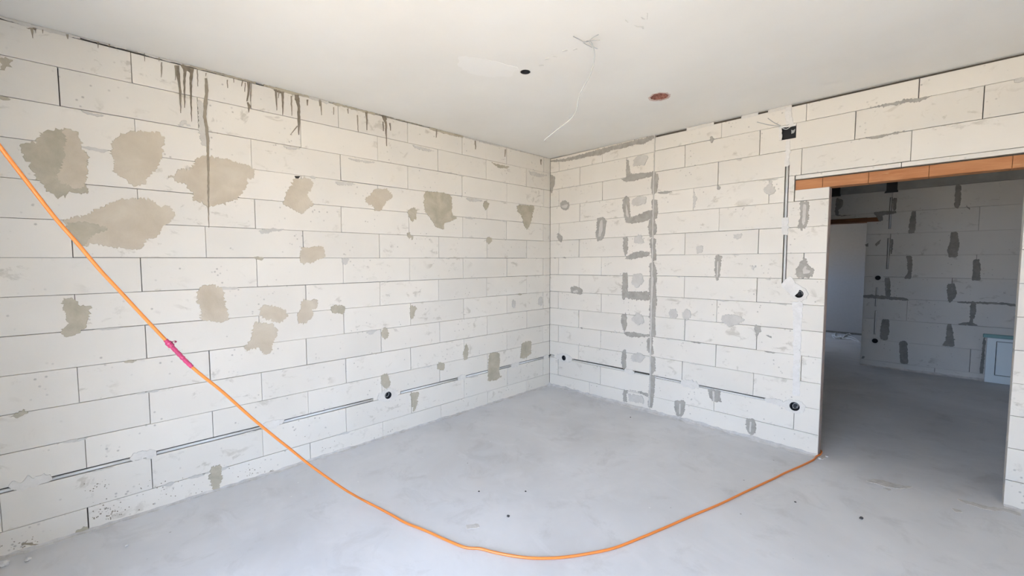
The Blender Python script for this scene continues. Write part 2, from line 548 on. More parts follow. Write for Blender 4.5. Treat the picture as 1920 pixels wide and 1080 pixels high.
w2 = empty('window_2', ((a0 + a1) / 2, REAR_Y - 0.1, z0)); tag(w2, 'open white framed terrace window behind the viewpoint', kind='structure')
bm = bmesh.new()
for r in ((a0, a0 + 0.06, z0, z1), (a1 - 0.06, a1, z0, z1), (a0, a1, z0, z0 + 0.05), (a0, a1, z1 - 0.06, z1), ((a0 + a1) / 2 - 0.04, (a0 + a1) / 2 + 0.04, z0, z1)):
    box(bm, r[0], r[1], REAR_Y - 0.22, REAR_Y - 0.15, r[2], r[3])
rel(obj('window_frame', bm, M_FRAME, w2))
bm = bmesh.new(); box(bm, -30, 50, -40, 40, -0.4, -0.2)
tag(obj('terrace', bm, M_OUT), 'sunlit pale paving outside the terrace window', kind='structure')

# ------------------------------------------------------------------ left wall of blocks
rngA = random.Random(11)
WA = tag(slab('wall_left', 'long wall of pale aerated concrete blocks with beige mortar patches', [(-0.2, -0.03, REAR_Y, 0.2, 0, H)], M_BED), kind='structure')
tiltA = lambda s: 0.012 * s / 4.2
GA = (0.343, 0.371)                                   # chased groove for the conduit
grooveA = [(-4.61, -4.26), (-4.137, -3.796), (-3.70, -3.112), (-2.985, -2.284), (-2.03, -1.386), (-1.305, -0.644), (-0.542, -0.10), (-0.035, 0.0)]
HOLE_A = unA(727.5, 741)
cutsA = [(a, b, *GA) for a, b in grooveA] + [(HOLE_A[0] - 0.038, HOLE_A[0] + 0.038, HOLE_A[1] - 0.038, HOLE_A[1] + 0.038)]
jitter = lambda: rngA.uniform(-0.006, 0.006)
for c in range(14):                                   # c = 0 at the bottom
    v0 = -0.02 if c == 0 else 0.143 + 0.2 * (c - 1)
    v1 = H - 0.005 if c == 13 else 0.143 + 0.2 * c
    start = -0.41 if c % 2 == 0 else -0.125
    js = [start - 0.598 * k + jitter() for k in range(10)]
    course(WA, mapA, v0, v1, REAR_Y, -0.001, js, 0.2, tiltA, M_BLOCK, cutsA, rngA)

# mortar patches on the left wall
A_ = [
 ([(75,247),(106,243),(130,242),(147,250),(155,267),(154,278),(166,294),(166,302),(161,344),(167,360),(150,363),(128,359),(125,369),(103,366),(80,347),(67,335),(60,316),(44,297),(36,269),(55,269),(75,267)], M_GREIGE),
 ([(120,243),(147,250),(155,267),(154,278),(165,300),(161,344),(150,356),(118,345),(104,330),(122,300),(120,275)], M_BEIGE),
 ([(211,267),(222,256),(244,247),(275,247),(294,247),(307,258),(308,269),(303,290),(303,299),(292,319),(278,330),(275,344),(258,349),(242,345),(231,333),(214,323),(215,308),(211,294)], M_BEIGE),
 ([(365,297),(386,292),(417,297),(456,306),(472,313),(478,324),(472,336),(461,333),(464,347),(450,366),(433,377),(411,383),(392,388),(383,380),(361,376),(361,363),(350,347),(333,341),(317,333),(328,322),(350,316),(364,311)], M_BEIGE),
 ([(117,413),(144,408),(172,397),(194,388),(217,376),(244,371),(267,374),(289,376),(300,384),(319,386),(328,402),(319,416),(303,424),(300,438),(289,447),(272,449),(269,461),(258,470),(242,466),(217,463),(194,461),(178,457),(160,461),(147,458),(136,444),(125,430)], M_BEIGE),
 ([(122,420),(150,414),(185,420),(205,428),(178,440),(167,452),(158,462),(147,458),(136,444)], M_GREIGE),
 ([(119,557),(139,559),(150,571),(169,576),(169,590),(161,601),(161,612),(153,623),(136,629),(119,629),(114,621),(125,609),(122,590),(117,571)], M_GREIGE),
 ([(372,541),(389,534),(411,536),(422,547),(420,560),(425,580),(430,600),(415,604),(401,603),(383,601),(376,596),(378,588),(374,570),(370,555)], M_BEIGE),
 ([(489,574),(498,570),(511,574),(535,580),(541,592),(529,603),(517,605),(498,599),(488,589)], M_BEIGE),
 ([(480,604),(498,607),(520,614),(523,623),(512,641),(508,662),(495,666),(486,650),(474,656),(456,655),(472,632),(476,615)], M_BEIGE),
 ([(566,464),(605,461),(611,482),(596,486),(581,495),(563,492),(563,473)], M_BEIGE),
 ([(569,563),(596,562),(595,577),(585,580),(587,592),(572,608),(559,605),(555,589),(564,580)], M_BEIGE),
 (ell(634,580,14,9), M_GREIGE), (ell(646.5,490,6.5,7), M_GREYL), (ell(722,625,7,10.5), M_GREIGE), (ell(917,450,5.5,6), M_GREIGE),
 ([(553,335),(581,335),(587,344),(578,360),(576,369),(588,381),(575,393),(566,402),(550,393),(530,381),(535,366),(544,351)], M_BEIGE),
 ([(703,354),(727,354),(737,369),(724,378),(715,393),(706,396),(694,384),(683,375),(694,366)], M_BEIGE),
 ([(795,360),(825,360),(847,366),(847,402),(859,409),(834,418),(832,432),(816,424),(807,409),(795,393)], M_GREIGE),
 ([(764,393),(779,390),(782,402),(775,416),(766,409)], M_GREIGE), ([(764,434),(775,443),(773,449),(764,443)], M_GREIGE),
 ([(908,376),(917,381),(912,395),(906,387)], M_GREIGE),
 ([(969,384),(1002,386),(999,399),(996,415),(989,430),(983,424),(977,402),(970,397)], M_GREIGE),
 ([(770,571),(782,577),(773,599),(767,589)], M_GREIGE),
 ([(874,641),(879,657),(877,672),(870,676),(868,663)], M_GREIGE),
 ([(917,663),(935,660),(938,672),(935,699),(941,706),(929,713),(914,715),(915,693)], M_GREIGE),
 ([(978,644),(996,638),(996,663),(984,672),(975,672)], M_GREIGE),
 (ell(827,687,7.5,8), M_GREIGE),
 ([(714,705),(724,699),(731,709),(731,724),(724,729),(715,721)], M_GREIGE),
 ([(770,737),(786,735),(783,749),(781,764),(775,772),(772,755)], M_GREIGE),
 (ell(963.5,570,4,7), M_GREYL), (ell(1013.5,565,4.5,8), M_GREYL),
 ([(394,877),(411,874),(417,891),(411,916),(400,924),(397,905),(392,894)], M_GREIGE),
 ([(142,997),(158,988),(172,992),(164,999),(150,1000),(139,1006)], M_GREIGE),
 ([(0,108),(25,111),(17,122),(11,133),(0,131)], M_GREIGE),
 ([(369,187),(377,191),(384,215),(382,250),(394,262),(390,275),(376,272),(374,240)], M_GREYL),
 ([(334,236),(344,223),(351,231),(358,237)], M_GREYL),
 ([(45,768),(52,775),(40,782),(14,782),(28,776)], M_GREIGE),
 ([(231,677),(245,675),(256,676),(250,680),(235,680)], M_GREIGE),
 ([(531,274),(552,276),(563,279),(556,281),(540,279)], M_GREYL),
 ([(628,340),(660,343),(667,346),(655,348),(632,346)], M_GREYL),
 ([(652,296),(690,302),(704,304),(690,306),(660,301)], M_GREYL),
 ([(772,271),(800,278),(815,284),(800,284),(780,278)], M_GREYL),
 ([(920,304),(935,309),(955,312),(952,317),(935,314)], M_GREIGE),
 ([(989,320),(1010,325),(1028,329),(1012,332),(995,328)], M_GREYL),
 ([(873,371),(900,374),(905,377),(880,378)], M_GREYL),
 ([(484,431),(520,430),(536,428),(510,435),(490,438)], M_GREYL),
 ([(686,622),(706,619),(700,627),(688,626)], M_GREYL),
 ([(150,206),(185,215),(196,217),(180,218),(160,213)], M_GREYL),
 ([(0,179),(14,184),(20,186),(12,188),(0,186)], M_GREIGE),
]
for P, m in A_:
    patch(WA, 'A', P, m)
# flat dark patch painting the shade in a chipped notch, and random thin smears of mortar squeezed from the joints
patch(WA, 'A', [(552,330),(563,330.5),(560,334),(557.5,339),(555,335)], M_DARK, 0.0006, 0.001, name='chip_shade')
rs = random.Random(5)
for i in range(34):
    c = rs.randrange(1, 13); s = rs.uniform(-4.6, -0.2); L = rs.uniform(0.04, 0.16); hgt = rs.uniform(0.004, 0.012)
    v = 0.141 + 0.2 * (c - 1) + tiltA(s)
    patch(WA, 'A', None, rs.choice((M_GREYL, M_GREYL, M_GREIGE)), 0.0012, 0.004, 0.01, 'joint_smear', world=[(s, v + hgt * .4), (s + L * .5, v + hgt), (s + L, v + hgt * .3), (s + L * .8, v - hgt), (s + L * .3, v - hgt * .6)])
# ragged seam of mortar under the ceiling
rs = random.Random(8)
s = REAR_Y
while s < -0.05:
    L = rs.uniform(0.12, 0.5); hgt = rs.uniform(0.006, 0.02)
    patch(WA, 'A', None, M_GREYL if rs.random() < .6 else M_GREIGE, 0.002, 0.004, 0.009, 'ceiling_seam', world=[(s, H - 0.001), (s, H - hgt), (s + L * .5, H - hgt * rs.uniform(.8, 1.7)), (s + L, H - hgt), (s + L, H - 0.001)], sm=False)
    s += L * rs.uniform(0.9, 1.25)

STREAKS = [
 ([(386,137,1.5),(386,143,1)], M_STAIN2),
 ([(386,147,4),(386.5,155,5.5),(387.5,170,6),(385,194,7),(383.6,219,6.5),(387.5,241,6),(389,259,5.5),(389.5,278,5),(390,308,4.2),(390.3,349,3.6),(390.6,386,2.5),(391.5,427,0.8)], M_STAIN2),
 ([(303,117,2.5),(303,132,2.5),(302.5,145,1)], M_STAIN2),
 ([(331.5,123,9),(334,144,6),(338,173,4.5),(338.5,190,3),(339,212,1)], M_STAIN),
 ([(329,124,3),(329.5,150,1)], M_STAIN2),
 ([(347,130,7),(345.5,147,4.4),(346,170,3.5),(346,202,1.2)], M_STAIN),
 ([(360,128,8),(357.5,152,4.8),(358,187,3.2),(359,228,0.8)], M_STAIN),
 ([(370,131,2),(371,162,1)], M_STAIN2), ([(426,150,1.8),(427,165,1)], M_STAIN2), ([(438,147,1.5),(438,155,1)], M_STAIN2),
 ([(466,154,5.5),(466,172,4),(463,190,1.5)], M_STAIN), ([(471,154,1.5),(470,190,1)], M_STAIN2), ([(460,155,2),(459,172,1)], M_STAIN2),
 ([(464,192,3),(468,200,7),(466.5,205,3),(466,211,1)], M_STAIN),
 ([(455,152,3),(453,162,1)], M_STAIN2),
 ([(517,168,3.5),(518,190,2.5),(519,207,0.8)], M_STAIN), ([(529,172,6),(530,188,3.6),(530,216,0.8)], M_STAIN), ([(523,172,2),(522,184,1)], M_STAIN2),
 ([(546,180,2.6),(546.5,200,2),(547,217,0.8)], M_STAIN2),
 ([(556,178,7),(558,190,6),(560,200,5),(560,225,4.5),(560,253,0.9)], M_STAIN),
 ([(558,236,2.5),(551,245,2.5),(544,253,1)], M_STAIN2),
 ([(576,187,3),(576,198,1)], M_STAIN), ([(601,189,2.5),(603,216,0.8)], M_STAIN2), ([(599,187,3),(600,199,1)], M_STAIN2),
 ([(625,201,1.4),(625.5,215,0.8)], M_STAIN2), ([(652,204,2),(653,213,1)], M_STAIN2), ([(670,216,1.8),(671.5,247,0.8)], M_STAIN2), ([(687,210,4),(687.5,225,2.4),(688,244,0.8)], M_STAIN),
 ([(719,218,6),(723.5,231,4),(724,250,2.2),(724.5,274,0.7)], M_STAIN), ([(718,228,1.6),(718.5,246,0.8)], M_STAIN), ([(731,231,2.4),(732,245,0.8)], M_STAIN2),
 ([(891,264,2.5),(891.6,280,0.8)], M_STAIN2), ([(947.5,280,2),(946.6,294,0.8)], M_STAIN2), ([(1014,299,2.4),(1014,309,0.8)], M_STAIN2), ([(818,243,2),(818,258,0.8)], M_STAIN2),
 ([(59,53,5),(60.5,60,4),(61.7,72,1)], M_STAIN2), ([(80,56,2.5),(80.5,63,1)], M_STAIN2), ([(126,65,5),(127,73,2)], M_STAIN2), ([(184,79,3.5),(184,90,1)], M_STAIN2),
 ([(205,83,3),(204,90,1)], M_STAIN2), ([(270.8,99,1.5),(271,115,0.8)], M_STAIN2), ([(298,108,2.5),(298,115,1)], M_STAIN2), ([(66,53,1.5),(67,62,0.7)], M_STAIN2)]
for P, m in STREAKS: streak(WA, 'A', P, m)
for P in ([(339,121),(348,121),(361,130),(357,137),(350,131),(343,129)], [(511,164),(524,165),(536,167),(538,172),(527,176),(514,170)], [(552,176),(560,181),(563,190),(558,192),(553,186)],
          [(716,217),(724,219),(726,224),(719,226)], [(48,52),(66,53),(67,55),(55,55)]):
    patch(WA, 'A', P, M_STAIN, 0.001, 0.003, 0.006, 'drip_stain')
# darker scuffs near the floor
for P in ([(39,1018),(50,1015),(66,1019),(84,1021),(70,1024),(52,1021),(40,1023)], [(498,887),(512,882),(521,886),(508,890)]):
    patch(WA, 'A', P, M_STAIN2, 0.0006, 0.006, 0.008, 'scuff_mark')

bm = bmesh.new()
rr = random.Random(77)
for cx_, cy_, rx_, ry_, n_ in ((205, 962, 40, 16, 70), (185, 915, 40, 18, 18), (60, 1022, 45, 10, 30), (330, 915, 80, 10, 36), (480, 886, 45, 10, 40), (640, 835, 60, 12, 16), (900, 752, 70, 7, 12)):
    for _ in range(n_):
        u, v = unA(cx_ + rr.gauss(0, 0.5) * rx_, cy_ - 0.3 * (rr.gauss(0, 0.5) * rx_) + rr.gauss(0, 0.5) * ry_)
        q_ = rr.uniform(0.0015, 0.0045)
        if v < 0.02: continue
        p_ = [bm.verts.new(mapA(u + q_ * math.cos(a) * rr.uniform(.6, 1.3), v + q_ * math.sin(a) * rr.uniform(.6, 1.3), -0.0016)) for a in (0, 1.2, 2.5, 3.8, 5.1)]
        bm.faces.new(p_)
        e_ = bm.verts.new(mapA(u, v, -0.0026))
        for i_q in range(5): bm.faces.new((p_[i_q], p_[(i_q + 1) % 5], e_))
tag(obj('dirt_specks', bm, M_STAIN2, WA), kind='stuff')
# plaster dabs over the conduit on the left wall
def dab(wall, key, s0, s1, v, h, mat=M_DAB, name='plaster_dab'):
    n = max(3, int((s1 - s0) / 0.05)); rr = random.Random(int(s0 * 1000))
    env = lambda i: 0.72 + 0.5 * math.sin(math.pi * i / n)
    top = [(s0 + (s1 - s0) * i / n, v + h * env(i) * rr.uniform(0.7, 1.15)) for i in range(n + 1)]
    bot = [(s0 + (s1 - s0) * i / n, v - h * env(i) * rr.uniform(0.7, 1.15)) for i in range(n, -1, -1)]
    return patch(wall, key, None, mat, 0.003, 0.008, 0.007, name, world=top + bot)
for a, b in zip(grooveA, grooveA[1:]):
    s0, s1 = a[1], b[0]
    if s0 < HOLE_A[0] < s1: continue
    dab(WA, 'A', s0 - 0.01, s1 + 0.01, sum(GA) / 2 - 0.003, 0.024)

def plaster_ring(wall, key, c, r_in, rx, rz, ph=0):
    poly = [(c[0] + rx * math.cos(a), c[1] + rz * math.sin(a)) for a in [k * math.pi / 8 for k in range(16)]]
    hole = [(c[0] + r_in * math.cos(a), c[1] + r_in * math.sin(a)) for a in [k * math.pi / 12 for k in range(24)]]
    return patch(wall, key, None, M_DAB, 0.0032, 0.009, 0.008, 'plaster_ring', hole=hole, world=poly, sm=False)
plaster_ring(WA, 'A', HOLE_A, 0.031, 0.105, 0.052)

def wall_tube(name, mp, pts, r, mat, parent):
    bm = bmesh.new()
    tube(bm, [mp(*p) for p in pts], r, 8)
    return rel(obj(name, bm, mat, parent, True))
cA = empty('conduit', mapA(-2.6, 0.352, 0.012))
tag(cA, 'grey cable conduit in the low groove along the left wall', 'conduit')
vA = GA[0] + 0.0105
for a, b in grooveA:
    wall_tube('pipe', mapA, [(a + (0.012 if a < -0.05 else 0.012), vA + tiltA(a) + 0.001, 0.0095), (b - 0.004, vA + tiltA(b) + 0.001, 0.0095)], 0.0088, M_CONDUIT, cA)

def socket_box(key, c, r, label, depth=0.028, wires=0, seed=1):
    mp = SYS[key][0]
    o = empty('socket_box', mp(c[0], c[1], 0.0))
    tag(o, label, 'socket box', 'round black socket boxes')
    bm = bmesh.new()
    N = 20
    prof = [(r, -0.0038), (r * 0.9, -0.0038), (r * 0.88, 0.002), (r * 0.86, depth), (0.0001, depth)]
    rings = [[bm.verts.new(mp(c[0] + q * math.cos(a), c[1] + q * math.sin(a), d)) for a in [k * 2 * math.pi / N for k in range(N)]] for q, d in prof]
    for p, q in zip(rings, rings[1:]):
        for k in range(N): bm.faces.new((p[k], p[(k + 1) % N], q[(k + 1) % N], q[k]))
    rel(obj('cup', bm, M_BLACK, o, True))
    rr = random.Random(seed)
    for i in range(wires):
        a0 = rr.uniform(0, 6.28)
        pts = [(c[0] + r * 0.6 * math.cos(a0 + t * rr.uniform(.7, 1)) * (1 - 0.1 * t), c[1] + r * 0.6 * math.sin(a0 + t), depth - 0.004 - 0.005 * t) for t in (0, .8, 1.6, 2.4, 3.2)]
        bm = bmesh.new(); tube(bm, spline([mp(*p) for p in pts], 4), 0.0016, 6)
        rel(obj('wire', bm, M_WIREG, o, True))
    return o
socket_box('A', HOLE_A, 0.034, 'round black socket box low on the left wall', wires=2)

# ------------------------------------------------------------------ right wall of blocks, with the doorway
TB = 0.10
DOOR = (2.702, 3.646, 2.055)
WB = slab('wall_right', 'far right wall of pale aerated concrete blocks with an open doorway', [
    (0.0, DOOR[0] - 0.012, 0.03, TB - 0.03, 0, H), (DOOR[1] + 0.012, SIDE_X, 0.03, TB - 0.03, 0, H), (DOOR[0] - 0.012, DOOR[1] + 0.012, 0.03, TB - 0.03, 2.13, H)], M_BED)
rngB = random.Random(3)
SEAM = 1.313
HB = {'u': unB(1498, 551), 'l': unB(1490, 762), 'c': unB(1057.5, 671)}
GBV = (0.357, 0.381)
grooveB = [(0.0, 0.075), (unB(1073, 674)[0], unB(1172, 695)[0]), (unB(1187, 700)[0], unB(1278.5, 718)[0]), (unB(1308, 724)[0], unB(1436, 750)[0])]
GVS = (2.412, 2.442)
gv = [(1.845, 2.256), (1.313, 1.716)]
BOX = (2.380, 2.478, 2.458, 2.562)
tiltG = lambda s: -0.011 * (s - 0.1) / 2.3 if s > 0 else 0
cutsB = [(a, b, GBV[0] + tiltG((a + b) / 2), GBV[1] + tiltG((a + b) / 2)) for a, b in grooveB]
cutsB += [(GVS[0] + 0.006 * (i), GVS[1] + 0.006 * (i), a, b) for i, (a, b) in enumerate(gv)]
cutsB += [(c[0] - 0.036, c[0] + 0.036, c[1] - 0.036, c[1] + 0.036) for c in HB.values()]
cutsB += [BOX]
tL = lambda s: 0.012 * s / 1.3
tR = lambda s: 0.003 * (s - 1.35)
jb = lambda: rngB.uniform(-0.004, 0.004)
for c in range(14):
    v0 = -0.02 if c == 0 else 0.147 + 0.2 * (c - 1)
    v1 = H - 0.010 if c == 13 else 0.147 + 0.2 * c
    js = [0.133 + jb(), 0.724 + jb()] if c % 2 else [0.428 + jb(), 1.012 + jb()]
    if c == 0: js = [0.584, 1.02]
    course(WB, mapB, v0, v1, 0.002, SEAM, js, TB, tL, M_BLOCK, cutsB, rngB)
RJ = {13: [1.925, 2.539, 3.158, 3.77, 4.38], 12: [1.61, 2.225, 2.836, 3.451, 4.06], 11: [1.905, 2.52, 3.137, 3.75, 4.35], 10: [1.698, 2.305, 2.479],
      9: [1.926, 2.54], 8: [1.629, 2.24], 7: [1.923, 2.559], 6: [1.634, 2.24], 5: [1.928, 2.54], 4: [1.645, 2.251], 3: [1.929, 2.571], 2: [1.629, 2.238], 1: [1.926, 2.537], 0: [1.615, 2.232]}
for c in range(14):
    v0 = -0.02 if c == 0 else 0.160 + 0.2005 * (c - 1)
    v1 = H - 0.024 if c == 13 else 0.160 + 0.2005 * c
    tl = tR
    js = RJ[c]
    if c == 10:        # the block course that carries the clay lintel
        course(WB, mapB, v0, v1, SEAM + 0.003, 2.479, js, TB, tl, M_BLOCK, cutsB, rngB)
        course(WB, mapB, v0, 2.052, 2.486, DOOR[0], [], TB, tl, M_BLOCK, cutsB, rngB)
        course(WB, mapB, 2.132, v1 - 0.001, 2.486, SIDE_X, [3.093, 3.9], TB, tl, M_BLOCK, cutsB, rngB)
        course(WB, mapB, v0, 2.052, DOOR[1], SIDE_X, [3.85, 4.45], TB, tl, M_BLOCK, cutsB, rngB)
    elif c > 10:
        course(WB, mapB, v0, v1, SEAM + 0.003, SIDE_X, js, TB, tl, M_BLOCK, cutsB, rngB)
    else:
        course(WB, mapB, v0, v1, SEAM + 0.003, DOOR[0], js, TB, tl, M_BLOCK, cutsB, rngB)
        course(WB, mapB, v0, v1, DOOR[1], SIDE_X, [DOOR[1] + (0.25 if c % 2 else 0.55), DOOR[1] + (0.85 if c % 2 else 1.0)], TB, tl, M_BLOCK, [], rngB)
bm = bmesh.new(); box(bm, DOOR[0], DOOR[0] + 0.002, 0.004, TB - 0.001, 0.0, 2.05)  # added skin over the blocks; its brown-grey paints the jamb's shade
obj('jamb_shade_skin', bm, mat_mortar('jamb_shade_brown', (0.42, 0.35, 0.31), (0.52, 0.44, 0.40), 20, 0.6), WB)
# clay lintel of short terracotta shells
ed = [2.487, 2.66, 2.925, 3.23, 3.585, 3.84]
for a, b in zip(ed, ed[1:]):
    bm = bmesh.new(); box(bm, a + 0.0012, b, -0.003, TB - 0.004, 2.055, 2.129)
    bmesh.ops.bevel(bm, geom=bm.edges[:], offset=0.002, segments=1, affect='EDGES')
    obj('lintel_segment', bm, M_TERRA, WB)

B_ = [
 ([(1032.6,301),(1059,298),(1129,278.5),(1175,266.7),(1226.7,254),(1226.7,259),(1207,269.6),(1189.6,271),(1166,278.5),(1148,281.5),(1127,290),(1098,295),(1062,302),(1032.6,304)], M_GREY),
 ([(1031.5,327),(1041,332),(1040,345),(1034,363),(1031.5,357)], M_GREY), (ell(1059,385,9,9), M_GREY),
 ([(1120,410),(1127,407),(1136,412),(1135,434),(1130,449),(1121,452),(1117,443)], M_GREY), ([(1046,437),(1055,443),(1053,455),(1049,452),(1044,443)], M_GREY),
 ([(1174,298.5),(1178.5,301),(1181,315),(1183,326),(1202,325),(1224,323),(1225,331),(1204,334),(1190,339),(1169,340),(1165.5,335.5),(1175,332)], M_GREY),
 ([(1222.5,324),(1234,326),(1234,340),(1230.6,363),(1222.5,365.6),(1220.6,349)], M_GREY),
 ([(1188,298.5),(1202,289),(1215.5,294),(1210,308),(1199,311),(1186.6,312)], M_GREYL),
 ([(1168,372.6),(1174,367),(1180,372.6),(1181,396),(1182,408.5),(1195,403),(1213,394.6),(1222.5,394.6),(1227,405),(1215.5,413),(1204,416.6),(1188,419),(1176,418),(1171.6,410),(1168,391)], M_GREY),
 ([(1222.5,372.6),(1232,377),(1234,396),(1229.4,410),(1232,428),(1228,442),(1218,447),(1215.6,423.5),(1218,410),(1226,400),(1222.5,386.5)], M_GREY),
 ([(1185.5,375),(1197,368),(1213,370),(1211,382),(1190,386.5),(1184,382)], M_GREYL),
 ([(1169,446.7),(1177,443),(1177,474),(1171.6,479),(1168,463)], M_GREY),
 ([(1174,481),(1190,472),(1201.7,471),(1218,473),(1218,479),(1199,484),(1181,487),(1172.7,486)], M_GREY),
 ([(1218,446.7),(1229.4,446.7),(1229.4,472),(1231.8,488),(1223.7,490.6),(1220,476.8)], M_GREY),
 ([(1218,493),(1227,490.6),(1231.8,511.5),(1231.8,530),(1220,530),(1218,511.5)], M_GREY),
 ([(1167,511.5),(1176,511),(1177,530),(1177,550),(1168,563),(1165.8,543),(1168,525)], M_GREY),
 ([(1177,548),(1218,546.6),(1219,564),(1188,561.7),(1171.6,558),(1167,554.7)], M_GREY),
 ([(1218,520),(1231.8,520),(1229.5,543),(1231.8,566),(1228,594),(1229.5,633),(1218,631),(1218,596),(1219,566),(1216.7,538.5)], M_GREY),
 ([(1165.8,589.5),(1175,587),(1175,612.6),(1170.5,624),(1164.6,605.6)], M_GREY),
 ([(1171.6,622),(1195,624),(1206,626.5),(1218,626.5),(1219,631),(1192.5,632.3),(1178.5,631),(1170.5,626.5)], M_GREY),
 ([(1214.5,633.5),(1225,633.5),(1223.7,647),(1226,666),(1220,664.7),(1213,656.6)], M_GREY),
 ([(1219,668),(1227,668),(1229.5,696),(1218,705),(1219,682)], M_GREY),
 ([(1218,703),(1228,703),(1227,740),(1222.5,765),(1214.5,763),(1216.7,740)], M_GREY),
 ([(1168,656.6),(1174,655.5),(1174,691),(1167,691),(1164.6,673)], M_GREY),
 ([(1169,730.7),(1178.5,732),(1174,740),(1176,754),(1168,751.5)], M_GREY), ([(1178.5,730.7),(1202,735),(1215.5,737.6),(1215.5,744.5),(1197,735)], M_GREY),
 ([(1183,599),(1195,586),(1206,594),(1208.6,606),(1195,609)], M_GREYL), ([(1182,668),(1197,660),(1210,668),(1201.7,680),(1185.5,677)], M_GREYL),
 ([(1186,515),(1203,512),(1208,528),(1195,541),(1184,532)], M_GREYL), ([(1188,444),(1201.7,440),(1208.6,456),(1190,457)], M_GREYL),
 ([(1178,738),(1206,742),(1208,757),(1180,752)], M_GREYL),
 ([(1069.6,538.5),(1080,537),(1092,541.5),(1092,552),(1071,550)], M_GREY),
 ([(1341,480),(1354,480),(1350,505),(1349.6,518),(1345,528),(1340,515)], M_GREY),
 ([(1431,357),(1444,338),(1450,348),(1455,357),(1446,366),(1438.5,364)], M_GREYL),
 ([(1499,378),(1515.6,378),(1517,392.6),(1512.6,425),(1503.7,431),(1495,426.7),(1500.7,407)], M_GREY),
 ([(1500.7,490),(1509.6,484),(1515.6,499),(1527,505),(1521.5,519),(1495,522),(1492,508)], M_GREY),
 (ell(1262,588,8,9.5), M_GREYL), (ell(1287,590,8.5,9.5), M_GREYL),
 ([(1352.6,593),(1364,590),(1385,592),(1397,601),(1382,608),(1367,612.6),(1354,604)], M_GREYL),
 ([(1415,609.6),(1426.7,611),(1425,623),(1418,632),(1415,621.5)], M_GREY),
 ([(1326,729.6),(1349.6,732.6),(1351,749),(1354,754),(1338,753),(1329,743)], M_GREY),
 ([(1265,750),(1284.4,752),(1284,766.7),(1278.5,781.5),(1269.6,780),(1265,766.7)], M_GREY),
 ([(1398.5,784),(1416,787),(1417.8,805),(1412,815.6),(1401.5,811),(1400,796)], M_GREY),
 ([(1621.5,204),(1673,192),(1699,186),(1725,184.5),(1751,178),(1725,189.7),(1694,193.6),(1647.5,201)], M_GREY),
 ([(1621.5,258.4),(1668,250.6),(1702,244.6),(1668,254),(1637,261)], M_GREY),
 ([(1375,214),(1386,210),(1376,217)], M_GREY), ([(1900,149),(1920,144),(1920,152),(1902,156)], M_GREYL),
 ([(1332,256),(1340,259),(1335,269),(1332,267)], M_GREY), ([(1345,348),(1352,350),(1348,356),(1344,352)], M_GREY),
 ([(1375,440),(1392,438),(1385,449),(1376,447)], M_GREYL), ([(1305,463),(1318,460),(1316,472),(1307,476)], M_GREYL), ([(1405,498),(1418,498),(1414,509)], M_GREYL),
 ([(1300,357),(1307,371),(1303,388),(1299.5,392)], M_GREYL), ([(1436,627),(1447,631),(1446,634),(1438,631)], M_GREY),
 ([(1233,360),(1250,358),(1262,360),(1248,363),(1236,364)], M_GREY),
]
for P, m in B_:
    patch(WB, 'B', P, m, amp=0.008, seg=0.0055)
streak(WB, 'B', [(1228, 256, 1.6), (1226, 340, 2.2), (1224, 470, 2.5), (1222, 560, 3), (1220, 660, 3), (1218, 762, 2.5)], M_GREYL, 'seam_mortar', 0.0046)
# light dabs that fill the joints in the middle of the dark strips
for P in ([(1125,415),(1130,411),(1131,430),(1127,443),(1122,444)], [(1506,383),(1512,383),(1510,420),(1504,423)], [(1274,756),(1277,757),(1276,777),(1273,776)], [(1336,733),(1340,734),(1340,752),(1337,751)],
          [(1406,790),(1410,791),(1408,811),(1405,809)], [(1174,380),(1178,396),(1180,408),(1174,405)], [(1223,520),(1226,520),(1224,560),(1222,560)], [(1345,490),(1348,490),(1346,520),(1344,519)],
          [(1052,386),(1066,383),(1063,390),(1055,390)], [(1074,546),(1083,543),(1085,548),(1076,549)], [(1509,499),(1513,499),(1511,505),(1520,507),(1518,512),(1506,514),(1505,505)]):
    patch(WB, 'B', P, M_GREYL, 0.0042, 0.002, 0.008, 'joint_filler')
rs = random.Random(21)
for i in range(26):
    c = rs.randrange(1, 13); s = rs.uniform(0.05, 2.5); L = rs.uniform(0.03, 0.12); hgt = rs.uniform(0.003, 0.009)
    v = (0.147 if s < SEAM else 0.160) + 0.2 * (c - 1) + (0.012 * s / 1.3 if s < SEAM else 0)
    if SEAM - 0.15 < s < SEAM + 0.02: continue
    patch(WB, 'B', None, rs.choice((M_GREYL, M_GREYL, M_GREY)), 0.0012, 0.003, 0.01, 'joint_smear', world=[(s, v + hgt * .4), (s + L * .5, v + hgt), (s + L, v + hgt * .3), (s + L * .8, v - hgt), (s + L * .3, v - hgt * .6)])
# mortar that closes parts of the gap below the ceiling
for a, b in ((1.62, 1.86), (2.08, 2.21), (2.28, 2.44)):
    patch(WB, 'B', None, M_DAB, 0.001, 0.003, 0.01, 'ceiling_seam', world=[(a, H - 0.001), (a, H - 0.028), (b, H - 0.028), (b, H - 0.001)], sm=False)
